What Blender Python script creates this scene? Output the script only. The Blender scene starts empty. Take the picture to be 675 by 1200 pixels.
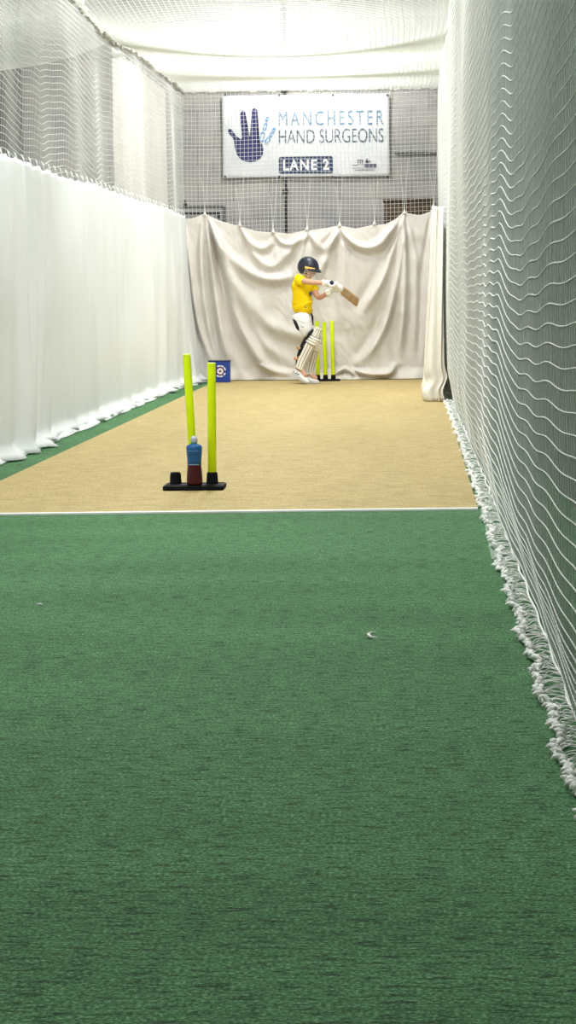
import bpy, bmesh, math, random
import numpy as np
from mathutils import Vector, Matrix, noise as mnoise

random.seed(7); rng = np.random.default_rng(7)
PI = math.pi
scene = bpy.context.scene
COL = scene.collection

# ------------------------------------------------------------------ camera
F_PX = 2700.0; CAM_H = 1.12; VPX, VPY = 483.0, 338.0
ROLL = math.radians(0.65)
dx, dy = VPX - 337.5, 600.0 - VPY
rx = dx * math.cos(ROLL) + dy * math.sin(ROLL)
ry = -dx * math.sin(ROLL) + dy * math.cos(ROLL)
pitch = math.atan2(ry, F_PX)
yaw = math.atan(rx / F_PX * math.cos(pitch))
cam_d = bpy.data.cameras.new('camera'); cam = bpy.data.objects.new('camera', cam_d); COL.objects.link(cam)
cam_d.sensor_fit = 'VERTICAL'; cam_d.sensor_height = 24.0; cam_d.lens = F_PX / 1200 * 24.0
cam_d.clip_start = 0.02; cam_d.clip_end = 200
CM = Matrix.Translation((0, 0, CAM_H)) @ Matrix.Rotation(yaw, 4, 'Z') @ Matrix.Rotation(PI/2 - pitch, 4, 'X') @ Matrix.Rotation(-ROLL, 4, 'Z')
cam.matrix_world = CM
scene.camera = cam

def ray(px, py):
    return (CM.to_3x3() @ Vector(((px - 337.5) / F_PX, (600 - py) / F_PX, -1))).normalized()
def on_y(px, py, Y):
    d = ray(px, py); t = Y / d.y
    return Vector((d.x * t, Y, CAM_H + d.z * t))
def on_floor(px, py, z=0.0):
    d = ray(px, py); t = (z - CAM_H) / d.z
    return Vector((d.x * t, d.y * t, z))
def on_x(px, py, X):
    d = ray(px, py); t = X / d.x
    return Vector((X, d.y * t, CAM_H + d.z * t))

# ------------------------------------------------------------------ materials
MATS = {}
def mat(name, col, rough=0.7, spec=0.3, metal=0.0, nscale=0, nvar=0.0, bump=0.0, bscale=200, trans=0.0, emis=0, sheen=0.0):
    if name in MATS: return MATS[name]
    m = bpy.data.materials.new(name); m.use_nodes = True
    nt = m.node_tree; b = nt.nodes['Principled BSDF']; out = nt.nodes['Material Output']
    b.inputs['Base Color'].default_value = (*col, 1); b.inputs['Roughness'].default_value = rough
    b.inputs['Specular IOR Level'].default_value = spec; b.inputs['Metallic'].default_value = metal
    if sheen: b.inputs['Sheen Weight'].default_value = sheen
    if emis:
        b.inputs['Emission Color'].default_value = (*col, 1); b.inputs['Emission Strength'].default_value = emis
    tc = nt.nodes.new('ShaderNodeTexCoord')
    if nvar:
        n = nt.nodes.new('ShaderNodeTexNoise'); n.inputs['Scale'].default_value = nscale; n.inputs['Detail'].default_value = 4
        nt.links.new(tc.outputs['Object'], n.inputs['Vector'])
        r = nt.nodes.new('ShaderNodeValToRGB')
        r.color_ramp.elements[0].position = .3; r.color_ramp.elements[1].position = .7
        r.color_ramp.elements[0].color = (*[c * (1 - nvar) for c in col], 1)
        r.color_ramp.elements[1].color = (*[min(1, c * (1 + nvar)) for c in col], 1)
        nt.links.new(n.outputs['Fac'], r.inputs['Fac']); nt.links.new(r.outputs['Color'], b.inputs['Base Color'])
    if bump:
        n2 = nt.nodes.new('ShaderNodeTexNoise'); n2.inputs['Scale'].default_value = bscale; n2.inputs['Detail'].default_value = 3
        nt.links.new(tc.outputs['Object'], n2.inputs['Vector'])
        bp = nt.nodes.new('ShaderNodeBump'); bp.inputs['Strength'].default_value = bump; bp.inputs['Distance'].default_value = .01
        nt.links.new(n2.outputs['Fac'], bp.inputs['Height']); nt.links.new(bp.outputs['Normal'], b.inputs['Normal'])
    if trans:
        t = nt.nodes.new('ShaderNodeBsdfTranslucent'); t.inputs['Color'].default_value = (*col, 1)
        mx = nt.nodes.new('ShaderNodeMixShader'); mx.inputs[0].default_value = trans
        nt.links.new(b.outputs[0], mx.inputs[1]); nt.links.new(t.outputs[0], mx.inputs[2]); nt.links.new(mx.outputs[0], out.inputs[0])
    MATS[name] = m
    return m

def nodes_of(name):
    m = bpy.data.materials.new(name); m.use_nodes = True; MATS[name] = m
    nt = m.node_tree
    return m, nt, nt.nodes['Principled BSDF']
def N(nt, t, **kw):
    n = nt.nodes.new(t)
    for k, v in kw.items():
        if k in n.inputs: n.inputs[k].default_value = v
        else: setattr(n, k, v)
    return n
def ramp(nt, src, stops):
    r = nt.nodes.new('ShaderNodeValToRGB'); e = r.color_ramp.elements
    while len(e) < len(stops): e.new(0.5)
    for i, (p, c) in enumerate(stops): e[i].position = p; e[i].color = (*c, 1)
    nt.links.new(src, r.inputs['Fac']); return r.outputs['Color']
def mixc(nt, fac, a, b, mode='MIX'):
    m = nt.nodes.new('ShaderNodeMix'); m.data_type = 'RGBA'; m.blend_type = mode
    if isinstance(fac, (int, float)): m.inputs[0].default_value = fac
    else: nt.links.new(fac, m.inputs[0])
    for i, s in ((6, a), (7, b)):
        if isinstance(s, tuple): m.inputs[i].default_value = (*s, 1)
        else: nt.links.new(s, m.inputs[i])
    return m.outputs[2]
def mapping(nt, sc=(1, 1, 1), rot=(0, 0, 0)):
    tc = nt.nodes.new('ShaderNodeTexCoord'); mp = nt.nodes.new('ShaderNodeMapping')
    mp.inputs['Scale'].default_value = sc; mp.inputs['Rotation'].default_value = rot
    nt.links.new(tc.outputs['Object'], mp.inputs['Vector']); return mp.outputs['Vector']

def turf_material():
    m, nt, b = nodes_of('turf')
    v = mapping(nt, (1, 1, 1)); v2 = mapping(nt, (.28, 1, 1)); v3 = mapping(nt, (.5, 1.5, 1))
    fine = N(nt, 'ShaderNodeTexNoise', Scale=120.0, Detail=4.0, Roughness=.7); nt.links.new(v, fine.inputs['Vector'])
    mid = N(nt, 'ShaderNodeTexNoise', Scale=60.0, Detail=6.0, Roughness=.68); nt.links.new(v2, mid.inputs['Vector'])
    big = N(nt, 'ShaderNodeTexNoise', Scale=1.4, Detail=4.0, Roughness=.55); nt.links.new(v3, big.inputs['Vector'])
    cfine = ramp(nt, fine.outputs['Fac'], [(.32, (.014, .055, .022)), (.5, (.066, .180, .072)), (.66, (.20, .39, .19))])
    cmid = ramp(nt, mid.outputs['Fac'], [(.38, (.30, .34, .32)), (.46, (.84, .84, .84)), (.62, (1.2, 1.2, 1.2))])
    c = mixc(nt, 1.0, cfine, cmid, 'MULTIPLY')
    cbig = ramp(nt, big.outputs['Fac'], [(.3, (.84, .86, .84)), (.7, (1.12, 1.1, 1.12))])
    c = mixc(nt, 1.0, c, cbig, 'MULTIPLY')
    # pale lint specks
    sp = N(nt, 'ShaderNodeTexVoronoi', Scale=9.0); nt.links.new(v, sp.inputs['Vector'])
    spm = ramp(nt, sp.outputs['Distance'], [(.018, (1, 1, 1)), (.034, (0, 0, 0))])
    gate = N(nt, 'ShaderNodeTexNoise', Scale=2.3, Detail=2.0); nt.links.new(v, gate.inputs['Vector'])
    gm = ramp(nt, gate.outputs['Fac'], [(.58, (0, 0, 0)), (.60, (1, 1, 1))])
    sel = mixc(nt, 1.0, spm, gm, 'MULTIPLY')
    c = mixc(nt, sel, c, (.55, .62, .5))
    nt.links.new(c, b.inputs['Base Color'])
    b.inputs['Roughness'].default_value = .85; b.inputs['Specular IOR Level'].default_value = .12
    add = N(nt, 'ShaderNodeMath', operation='ADD'); nt.links.new(fine.outputs['Fac'], add.inputs[0]); nt.links.new(mid.outputs['Fac'], add.inputs[1])
    bp = N(nt, 'ShaderNodeBump', Strength=.55, Distance=.012); nt.links.new(add.outputs[0], bp.inputs['Height']); nt.links.new(bp.outputs['Normal'], b.inputs['Normal'])
    return m

def jute_material():
    m, nt, b = nodes_of('jute_matting')
    v = mapping(nt, (1, 1, 1)); v2 = mapping(nt, (.25, 1, 1)); v3 = mapping(nt, (1, .12, 1))
    fine = N(nt, 'ShaderNodeTexNoise', Scale=110.0, Detail=3.0, Roughness=.7); nt.links.new(v, fine.inputs['Vector'])
    st = N(nt, 'ShaderNodeTexNoise', Scale=34.0, Detail=5.0, Roughness=.72); nt.links.new(v2, st.inputs['Vector'])
    big = N(nt, 'ShaderNodeTexNoise', Scale=1.6, Detail=3.0); nt.links.new(v3, big.inputs['Vector'])
    c = ramp(nt, fine.outputs['Fac'], [(.32, (.25, .185, .065)), (.52, (.42, .325, .140)), (.68, (.64, .53, .29))])
    c = mixc(nt, 1.0, c, ramp(nt, st.outputs['Fac'], [(.36, (.74, .73, .68)), (.5, (1, 1, 1)), (.66, (1.14, 1.15, 1.2))]), 'MULTIPLY')
    c = mixc(nt, 1.0, c, ramp(nt, big.outputs['Fac'], [(.3, (.92, .92, .88)), (.7, (1.06, 1.06, 1.1))]), 'MULTIPLY')
    nt.links.new(c, b.inputs['Base Color'])
    b.inputs['Roughness'].default_value = .8; b.inputs['Specular IOR Level'].default_value = .15
    bp = N(nt, 'ShaderNodeBump', Strength=.4, Distance=.006); nt.links.new(fine.outputs['Fac'], bp.inputs['Height']); nt.links.new(bp.outputs['Normal'], b.inputs['Normal'])
    return m

def block_wall_material():
    m, nt, b = nodes_of('painted_blockwork')
    v = mapping(nt, (1, 1, 1), (PI/2, 0, 0))
    br = N(nt, 'ShaderNodeTexBrick', Scale=1.0)
    br.inputs['Brick Width'].default_value = .45; br.inputs['Row Height'].default_value = .225; br.inputs['Mortar Size'].default_value = .006
    br.inputs['Color1'].default_value = (.43, .405, .38, 1); br.inputs['Color2'].default_value = (.36, .34, .32, 1); br.inputs['Mortar'].default_value = (.25, .24, .23, 1)
    nt.links.new(v, br.inputs['Vector'])
    v2 = mapping(nt, (1, 1, 1))
    n = N(nt, 'ShaderNodeTexNoise', Scale=2.2, Detail=6.0, Roughness=.65); nt.links.new(v2, n.inputs['Vector'])
    c = mixc(nt, 1.0, br.outputs['Color'], ramp(nt, n.outputs['Fac'], [(.3, (.72, .74, .8)), (.7, (1.12, 1.1, 1.08))]), 'MULTIPLY')
    nt.links.new(c, b.inputs['Base Color']); b.inputs['Roughness'].default_value = .9
    return m

def cloth_material(name, col, vary, trans=.22, warm=None):
    m, nt, b = nodes_of(name)
    v = mapping(nt, (1, 1, 1)); vw = mapping(nt, (1, 1, .25))
    n = N(nt, 'ShaderNodeTexNoise', Scale=2.4, Detail=5.0, Roughness=.6); nt.links.new(vw, n.inputs['Vector'])
    lo = tuple(c * (1 - vary) for c in col); hi = tuple(min(1, c * (1 + vary * .6)) for c in col)
    c = ramp(nt, n.outputs['Fac'], [(.3, lo), (.7, hi)])
    nt.links.new(c, b.inputs['Base Color']); b.inputs['Roughness'].default_value = .9; b.inputs['Specular IOR Level'].default_value = .1
    cr = N(nt, 'ShaderNodeTexNoise', Scale=9.0, Detail=5.0, Roughness=.6); nt.links.new(v, cr.inputs['Vector'])
    bp = N(nt, 'ShaderNodeBump', Strength=.35, Distance=.02); nt.links.new(cr.outputs['Fac'], bp.inputs['Height']); nt.links.new(bp.outputs['Normal'], b.inputs['Normal'])
    t = N(nt, 'ShaderNodeBsdfTranslucent'); nt.links.new(c, t.inputs['Color'])
    mx = N(nt, 'ShaderNodeMixShader'); mx.inputs[0].default_value = trans
    out = nt.nodes['Material Output']
    nt.links.new(b.outputs[0], mx.inputs[1]); nt.links.new(t.outputs[0], mx.inputs[2]); nt.links.new(mx.outputs[0], out.inputs[0])
    return m

M_turf = turf_material(); M_jute = jute_material(); M_wall = block_wall_material()
M_net = mat('white_net_cord', (.86, .87, .83), .7, .2, trans=.30)
M_rope = mat('white_rope', (.84, .85, .80), .8, .2, bump=.5, bscale=120)
M_sheet = cloth_material('white_cotton_sheet', (.835, .855, .85), .03, .28)
M_cream = cloth_material('cream_canvas', (.70, .665, .62), .05, .12)
M_creamr = cloth_material('pale_canvas', (.84, .81, .74), .04, .2)
M_wht = mat('white_paint', (.80, .80, .77), .6, .2, nscale=12, nvar=.06)
M_rubber = mat('black_rubber', (.006, .006, .007), .7, .12, nscale=30, nvar=.3, bump=.1, bscale=90)
M_neon = mat('fluorescent_yellow_plastic', (.70, .90, .0), .45, .3, nscale=8, nvar=.05)
M_roofw = mat('white_roof_panel', (.62, .63, .63), .7, .2, nscale=3, nvar=.04)
M_greenwall = mat('grey_green_wall', (.16, .19, .17), .9, .1, nscale=2.5, nvar=.15)
M_grey = mat('grey_wall_paint', (.40, .40, .39), .9, .1, nscale=2, nvar=.1)
M_dark = mat('dark_steel', (.02, .021, .024), .45, .4, nscale=15, nvar=.2)
M_pillar = mat('dark_grey_paint', (.07, .075, .075), .8, .2, nscale=4, nvar=.15)
M_brown = mat('dark_brown_wood', (.095, .06, .035), .7, .2, nscale=6, nvar=.35)

# ------------------------------------------------------------------ mesh helpers
def link(name, me, material=None, parent=None, smooth=True):
    o = bpy.data.objects.new(name, me); COL.objects.link(o)
    if material: 
        if not me.materials: me.materials.append(material)
    if parent: o.parent = parent
    if smooth: me.polygons.foreach_set('use_smooth', [True] * len(me.polygons))
    return o
def from_np(name, V, Fq, material=None, parent=None, smooth=True):
    me = bpy.data.meshes.new(name); V = np.asarray(V, dtype=np.float32); Fq = np.asarray(Fq, dtype=np.int32)
    n, k = Fq.shape
    me.vertices.add(len(V)); me.vertices.foreach_set('co', V.ravel())
    me.loops.add(n * k); me.loops.foreach_set('vertex_index', Fq.ravel())
    me.polygons.add(n); me.polygons.foreach_set('loop_start', np.arange(0, n * k, k, dtype=np.int32))
    me.polygons.foreach_set('loop_total', np.full(n, k, dtype=np.int32))
    me.update(calc_edges=True); me.validate()
    return link(name, me, material, parent, smooth)
def threads(P, r, e1, e2, sides=3):
    """P [n,m,3] polylines; returns verts, quads of tubes round them in the fixed frame e1,e2."""
    P = np.asarray(P, float); n, m, _ = P.shape
    r = np.broadcast_to(np.asarray(r, float), (n, m))
    a = np.arange(sides) * 2 * PI / sides + .3
    ring = np.cos(a)[:, None] * np.asarray(e1, float) + np.sin(a)[:, None] * np.asarray(e2, float)
    V = (P[:, :, None, :] + r[:, :, None, None] * ring[None, None]).reshape(-1, 3)
    idx = np.arange(n * m * sides).reshape(n, m, sides)
    A = idx[:, :-1]; B = idx[:, 1:]
    Fq = np.stack([A, np.roll(A, -1, 2), np.roll(B, -1, 2), B], -1).reshape(-1, 4)
    return V, Fq
def combine(parts):
    Vs, Fs, off = [], [], 0
    for V, Fq in parts:
        Vs.append(V); Fs.append(Fq + off); off += len(V)
    return np.concatenate(Vs), np.concatenate(Fs)
def bm_obj(name, bm, material, parent=None, smooth=False):
    me = bpy.data.meshes.new(name); bmesh.ops.recalc_face_normals(bm, faces=bm.faces[:]); bm.to_mesh(me); bm.free()
    return link(name, me, material, parent, smooth)
def bx(bm, lo, hi, bevel=0.0, M=None):
    r = bmesh.ops.create_cube(bm, size=1.0); vs = r['verts']
    lo = Vector(lo); hi = Vector(hi)
    for v in vs:
        v.co = Vector(((lo[i] + hi[i]) / 2 + v.co[i] * (hi[i] - lo[i])) for i in range(3))
    if bevel:
        es = list({e for v in vs for e in v.link_edges})
        rr = bmesh.ops.bevel(bm, geom=es, offset=bevel, segments=2, profile=.6, affect='EDGES')
        vs = list({v for f in rr['faces'] for v in f.verts} | {v for v in vs if v.is_valid})
    if M is not None: bmesh.ops.transform(bm, matrix=M, verts=vs)
    return vs
def tube(bm, pts, r, sides=10, caps=True):
    pts = [Vector(p) for p in pts]; n = len(pts)
    rs = r if isinstance(r, (list, tuple)) else [r] * n
    up = None; rings = []
    for i, p in enumerate(pts):
        t = (pts[min(i + 1, n - 1)] - pts[max(i - 1, 0)]).normalized()
        if up is None:
            up = Vector((0, 0, 1)) if abs(t.z) < .9 else Vector((1, 0, 0))
        u = (up - t * up.dot(t)).normalized(); w = t.cross(u); up = u
        rings.append([bm.verts.new(p + (u * math.cos(2 * PI * k / sides) + w * math.sin(2 * PI * k / sides)) * rs[i]) for k in range(sides)])
    for a, b in zip(rings, rings[1:]):
        for k in range(sides): bm.faces.new((a[k], a[(k + 1) % sides], b[(k + 1) % sides], b[k]))
    if caps: bm.faces.new(rings[0]); bm.faces.new(rings[-1][::-1])
def lathe(bm, prof, c=(0, 0, 0), sides=24, M=None, sx=1, sy=1):
    rings = []
    for r, z in prof:
        rings.append([bm.verts.new((c[0] + r * sx * math.cos(2 * PI * k / sides), c[1] + r * sy * math.sin(2 * PI * k / sides), c[2] + z)) for k in range(sides)])
    for a, b in zip(rings, rings[1:]):
        for k in range(sides): bm.faces.new((a[k], a[(k + 1) % sides], b[(k + 1) % sides], b[k]))
    bm.faces.new(rings[0][::-1]); bm.faces.new(rings[-1])
    if M is not None: bmesh.ops.transform(bm, matrix=M, verts=[v for rg in rings for v in rg])
def blob(bm, c, rad, M=None, seg=14):
    r = bmesh.ops.create_uvsphere(bm, u_segments=seg, v_segments=seg // 2 + 2, radius=1)
    for v in r['verts']:
        v.co = Vector((v.co.x * rad[0], v.co.y * rad[1], v.co.z * rad[2]))
    if M is not None: bmesh.ops.transform(bm, matrix=M, verts=r['verts'])
    bmesh.ops.translate(bm, vec=Vector(c), verts=r['verts'])
    return r['verts']
def skin_obj(name, verts, edges, radii, material, parent=None, sub=2):
    me = bpy.data.meshes.new(name + '_cage'); me.from_pydata([tuple(v) for v in verts], edges, [])
    o = bpy.data.objects.new(name + '_cage', me); COL.objects.link(o)
    sk = o.modifiers.new('s', 'SKIN'); sk.branch_smoothing = .6; sk.use_smooth_shade = True
    for i, r in enumerate(radii):
        r = (r, r) if not isinstance(r, tuple) else r
        me.skin_vertices[0].data[i].radius = r; me.skin_vertices[0].data[i].use_root = (i == 0)
    ss = o.modifiers.new('d', 'SUBSURF'); ss.levels = sub; ss.render_levels = sub
    bpy.context.view_layer.update()
    dg = bpy.context.evaluated_depsgraph_get(); ev = o.evaluated_get(dg)
    nm = bpy.data.meshes.new_from_object(ev, depsgraph=dg); nm.name = name
    bpy.data.objects.remove(o); nm.materials.clear()
    return link(name, nm, material, parent)
def empty(name, loc=(0, 0, 0)):
    o = bpy.data.objects.new(name, None); o.location = loc; COL.objects.link(o); o.empty_display_size = .1
    bpy.context.view_layer.update(); return o
def tag(o, label=None, cat=None, group=None, kind=None):
    if label: o['label'] = label
    if cat: o['category'] = cat
    if group: o['group'] = group
    if kind: o['kind'] = kind
    return o
def struct(name, bm, m): return tag(bm_obj(name, bm, m), kind='structure')
def under(root):   # children were modelled in world space: keep them where they are
    inv = root.matrix_world.inverted()
    for c in root.children: c.matrix_parent_inverse = inv

# ------------------------------------------------------------------ room shell
XL, XR, Y0, YW, ZR = -5.6, .82, -2.0, 29.35, 5.3
bm = bmesh.new(); bx(bm, (XL, Y0, -.1), (XR, YW, 0)); struct('floor', bm, M_turf)
bm = bmesh.new(); bx(bm, (XL - .1, YW, -.1), (XR + .1, YW + .15, ZR)); struct('wall_back', bm, M_wall)
bm = bmesh.new(); bx(bm, (XL - .15, Y0, -.1), (XL, YW, ZR)); struct('wall_left', bm, M_grey)
bm = bmesh.new(); bx(bm, (XR, Y0, -.1), (XR + .15, YW, ZR)); struct('wall_right', bm, M_greenwall)
bm = bmesh.new(); bx(bm, (XL, Y0 - .15, -.1), (XR, Y0, ZR)); struct('wall_front', bm, M_grey)
bm = bmesh.new(); bx(bm, (XL - .15, Y0 - .15, ZR), (XR + .15, YW + .15, ZR + .1)); struct('ceiling', bm, M_roofw)
# dark pillar against the back wall, far left
pc = on_y(22, 120, YW - .25).x
bm = bmesh.new(); bx(bm, (pc - .42, YW - .3, 0), (pc, YW, ZR), .01); struct('trim_1', bm, M_pillar)

# ------------------------------------------------------------------ pitch mat
YM = 11.5
Pa = on_floor(0, 604.5); Pb = on_floor(560, 598)
bm = bmesh.new(); MX0, MX1 = -2.46, .325
def ylin(x): return Pa.y + (Pb.y - Pa.y) * (x - Pa.x) / (Pb.x - Pa.x)
def prism(bm, poly, z0, z1):
    a = [bm.verts.new((x, y, z0)) for x, y in poly]; b = [bm.verts.new((x, y, z1)) for x, y in poly]
    bm.faces.new(a[::-1]); bm.faces.new(b)
    for i in range(len(poly)):
        j = (i + 1) % len(poly); bm.faces.new((a[i], a[j], b[j], b[i]))
prism(bm, [(MX0, ylin(MX0)), (MX1, ylin(MX1)), (MX1, 28.55), (MX0 + .03, 28.55)], .0005, .008)
pitch_mat = tag(bm_obj('pitch_mat', bm, M_jute), 'long tan woven batting mat laid down the lane on the green turf', 'mat')
bm = bmesh.new(); prism(bm, [(MX0, ylin(MX0) - .005), (MX1, ylin(MX1) - .005), (MX1, ylin(MX1) + .045), (MX0, ylin(MX0) + .045)], .001, .011)
o = bm_obj('crease_line', bm, M_wht, pitch_mat); o['label'] = 'white line along the front edge'
# faint painted line fragment on the turf near the net
bm = bmesh.new()
a = on_floor(566, 604); b = on_floor(576, 655)
prism(bm, [(a.x, a.y), (a.x + .035, a.y), (b.x + .03, b.y), (b.x, b.y)], .0003, .0014)
tag(bm_obj('painted_line', bm, mat('worn_white_paint', (.27, .36, .28), .9, .1, nscale=40, nvar=.35)), 'faint worn whitish line on the green turf beside the right net hem', 'line')

# ------------------------------------------------------------------ nets
ZN = 3.57
XN = .365      # right net plane
XLN = -2.82    # left net plane
YB = 28.72     # back net plane
def g(u, c, w): return np.exp(-((u - c) / w) ** 2)
def sst(u, a, b):
    t = np.clip((u - a) / (b - a), 0, 1); return t * t * (3 - 2 * t)
def right_S(u, z):
    drop = -.105 * (1 - sst(u, 8.4, 9.9)) * (1 - .62 * (1 - sst(u, 4.4, 8.2)))
    rip = .006 * g(u, 10.6, .35) - .005 * g(u, 11.6, .4) + .006 * g(u, 12.8, .5) - .012 * g(u, 14.9, .45) + .018 * g(u, 16.6, .6) \
        - .035 * g(u, 18.2, .55) + .04 * g(u, 20.2, .7) - .04 * g(u, 22.4, .7) + .04 * g(u, 24.8, .8) - .03 * g(u, 27, .7)
    Z = z + (drop + rip) * sst(z, .05, .5) * (1 - .35 * sst(z, 2.6, 3.57)) + .006 * np.sin(u * 5.1 + z * 2)
    X = XN + .006 * np.sin(u * 1.27 - 2.39) + .008 * np.sin(z * 2.1 + u * .4) * sst(z, .2, 1)
    X = X - .04 * sst(u, 12, 28) + .05 * (1 - sst(z, 0, .40))
    return np.stack([X, u + 0 * z, Z], -1)
def make_surface_net(name, S, us, zs, r_u, r_z, eu, ez, half=False, sides=3, split=False):
    """threads running along u (one per z) and along z (one per u)"""
    U, Zg = np.meshgrid(us, zs, indexing='ij')
    P = S(U, Zg)                                   # [u,z,3]
    Pu = np.transpose(P, (1, 0, 2)); Pz = P
    parts = []
    if half:     # beads at the knots
        um = np.empty(len(us) * 2 - 1); um[::2] = us; um[1::2] = (us[1:] + us[:-1]) / 2
        U2, Z2 = np.meshgrid(um, zs, indexing='ij'); Q = np.transpose(S(U2, Z2), (1, 0, 2))
        rr = (np.where(np.arange(len(um)) % 2 == 0, 1.25, .8) * (r_u + .0016 * sst(um, 6, 13)))[None, :]
        parts.append(threads(Q, rr, *eu, sides=4))
    else: parts.append(threads(Pu, r_u, *eu, sides=sides))
    parts.append(threads(Pz, r_z, *ez, sides=sides))
    return parts if split else combine(parts)
ex, ey, ez_ = (1, 0, 0), (0, 1, 0), (0, 0, 1)
us_near = np.arange(1.0, 13.0, .05); us_far = np.arange(13.0 - 1e-6, 28.7, .05)
us_near = np.append(us_near, us_far[0])
jit = rng.normal(0, .007, len(us_near)); jit[0] = jit[-1] = 0
zs = np.arange(.035, 3.585, .05)
M_net_shade = mat('shade_toned_net_cord', (.73, .75, .71), .8, .1, trans=.15)  # upright cords: same white cord, with shade put into a darker colour
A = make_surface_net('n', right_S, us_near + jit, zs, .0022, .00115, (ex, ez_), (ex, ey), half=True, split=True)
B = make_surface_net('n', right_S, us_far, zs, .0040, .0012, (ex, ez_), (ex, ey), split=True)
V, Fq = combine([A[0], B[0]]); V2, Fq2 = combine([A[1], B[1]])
root_r = empty('cricket_net', (XN, 15, 0))
from_np('mesh', V, Fq, M_net, root_r); from_np('mesh', V2, Fq2, M_net_shade, root_r)
# hem rope + loops + tufts
hu = np.arange(1.0, 28.7, .025)
def hem_pt(u): return np.stack([XN + .050 + .004 * np.sin(u * 9) - .04 * sst(u, 12, 28), u, .018 + .003 * np.sin(u * 2.9) + .003 * np.sin(u * 11)], -1)
hp = hem_pt(hu)
o = from_np('hem_rope', *threads(hp[None], .0045, ex, ez_, sides=6), M_rope, root_r)
def foot_pt(u): return np.stack([XN - .012 + .010 * np.sin(u * 6.7) + .008 * np.sin(u * 17) - .035 * sst(u, 13, 26), u, .016 + 0 * u], -1)
parts = []
n_loop = 0
t = np.linspace(0, 1, 11)
for u in np.arange(1.0, 28.6, .024):
    n_loop += 1
    if u > 14 and n_loop % 2: continue
    a = hem_pt(np.array(u)); b = foot_pt(np.array(u + random.uniform(-.03, .03))); b[0] += .006
    L = a[None] * (1 - t)[:, None] + b[None] * t[:, None]
    L[:, 1] += random.choice((-1, 1)) * random.uniform(.008, .022) * np.sin(PI * t * random.choice((1, 2, 2, 3)))
    L[:, 2] += random.uniform(.0, .016) * np.sin(PI * t)
    parts.append(threads(L[None], .0021 if u < 14 else .0028, ey, ez_, sides=4))
V, Fq = combine(parts); from_np('net_loop', V, Fq, M_rope, root_r)['kind'] = 'stuff'
bm = bmesh.new()
for u in np.arange(1.0, 28.6, .019):
    if u > 18 and random.random() < .4: continue
    p = foot_pt(np.array(u)); p = Vector(p) + Vector((random.uniform(-.008, .006), 0, random.uniform(-.004, .012)))
    d = Vector((random.uniform(-1, -.1), random.uniform(-.9, .5), random.uniform(-.35, .6))).normalized()
    l = random.uniform(.010, .026); p.z = max(p.z, .012)
    q = p + d * l; q.z = max(q.z, .007)
    tube(bm, [p - d * .012, p + d * .004, p + d * l * .5 + Vector((0, 0, .003)), q], [.004, .0095, .007, .0025], 5)
    # flattened rope lump along the foot of the net
pts = [Vector(foot_pt(np.array(u))) + Vector((.004 * math.sin(u * 60), 0, .002 * math.sin(u * 41))) for u in np.arange(1.0, 28.6, .03)]
tube(bm, pts, [.009 + .003 * math.sin(i * 1.7) for i in range(len(pts))], 6)
bm_obj('frayed_hem', bm, M_rope, root_r, True)['kind'] = 'stuff'
under(root_r)
tag(root_r, 'tall white netting wall with wavy cords and frayed hem along the right', 'net')

# left net, upper part above the sheet
def left_S(u, z):
    Z = z + .015 * np.sin(u * 2.1 + 1) * sst(z, 1.9, 2.6) + .045 * g(u, 19.2, .9) - .05 * g(u, 17.4, .8) - .07 * g(u, 20.7, .6) - .009 * np.sin(u * 5) + .008 * np.sin(u * 8.3 + z)
    top = sst(z, 3.0, 3.57)
    Z = Z * (1 - top) + (z + .0) * top
    X = XLN + .012 * np.sin(u * 3.9 + z) + .012 * np.sin(u * 1.7) 
    X = X * (1 - top * .7) + XLN * top * .7
    return np.stack([X, u, Z], -1)
zl = np.arange(2.0, 3.58, .05)
V, Fq = make_surface_net('n', left_S, np.arange(6, 28.7, .05), zl, .0036, .0014, (ex, ez_), (ex, ey))
root_l = empty('cricket_net', (XLN, 18, 0))
from_np('mesh', V, Fq, M_net, root_l)
# head rope with gathered knots of net along the top edge
hu = np.arange(6, 28.7, .03)
def ledge(u):
    z = ZN - .10 * g(u, 21.6, 1.5) - .012 * np.abs(np.sin(u * 3.2)); return np.stack([XLN + .02 + 0 * u, u, z], -1)
P = ledge(hu); P[:, 0] += rng.normal(0, .012, len(hu)); P[:, 2] += rng.normal(0, .012, len(hu))
rr = .012 + .010 * rng.random(len(hu))
from_np('head_rope', *threads(P[None], rr[None], ex, ez_, sides=5), mat('grey_rope', (.52, .52, .49), .8, .2, nscale=20, nvar=.25), root_l)
under(root_l)
tag(root_l, 'white netting above the white sheet on the left side of the lane', 'net')

# back net
def back_S(u, z):
    Y = YB + .03 * np.sin(u * 2.3) + .015 * np.sin(u * 5 + z)
    X = u + .008 * np.sin(z * 4 + u * 2)
    Z = z + .012 * np.sin(u * 3.1) 
    return np.stack([X, Y, Z], -1)
bxs = np.arange(XLN, .36, .05)
V, Fq = make_surface_net('n', back_S, bxs, np.arange(1.82, 3.6, .05), .0025, .0025, (ey, ez_), (ex, ey))
root_b = empty('cricket_net', (-1.2, YB, 0))
from_np('mesh', V, Fq, M_net, root_b)
P = np.stack([np.linspace(XLN, .36, 130), np.full(130, YB), ZN - .012 * np.abs(np.sin(np.linspace(0, 40, 130)))], -1); P += rng.normal(0, .006, P.shape)
from_np('head_rope', *threads(P[None], (.012 + .01 * rng.random(130))[None], ey, ez_, sides=5), MATS['grey_rope'], root_b)
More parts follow.
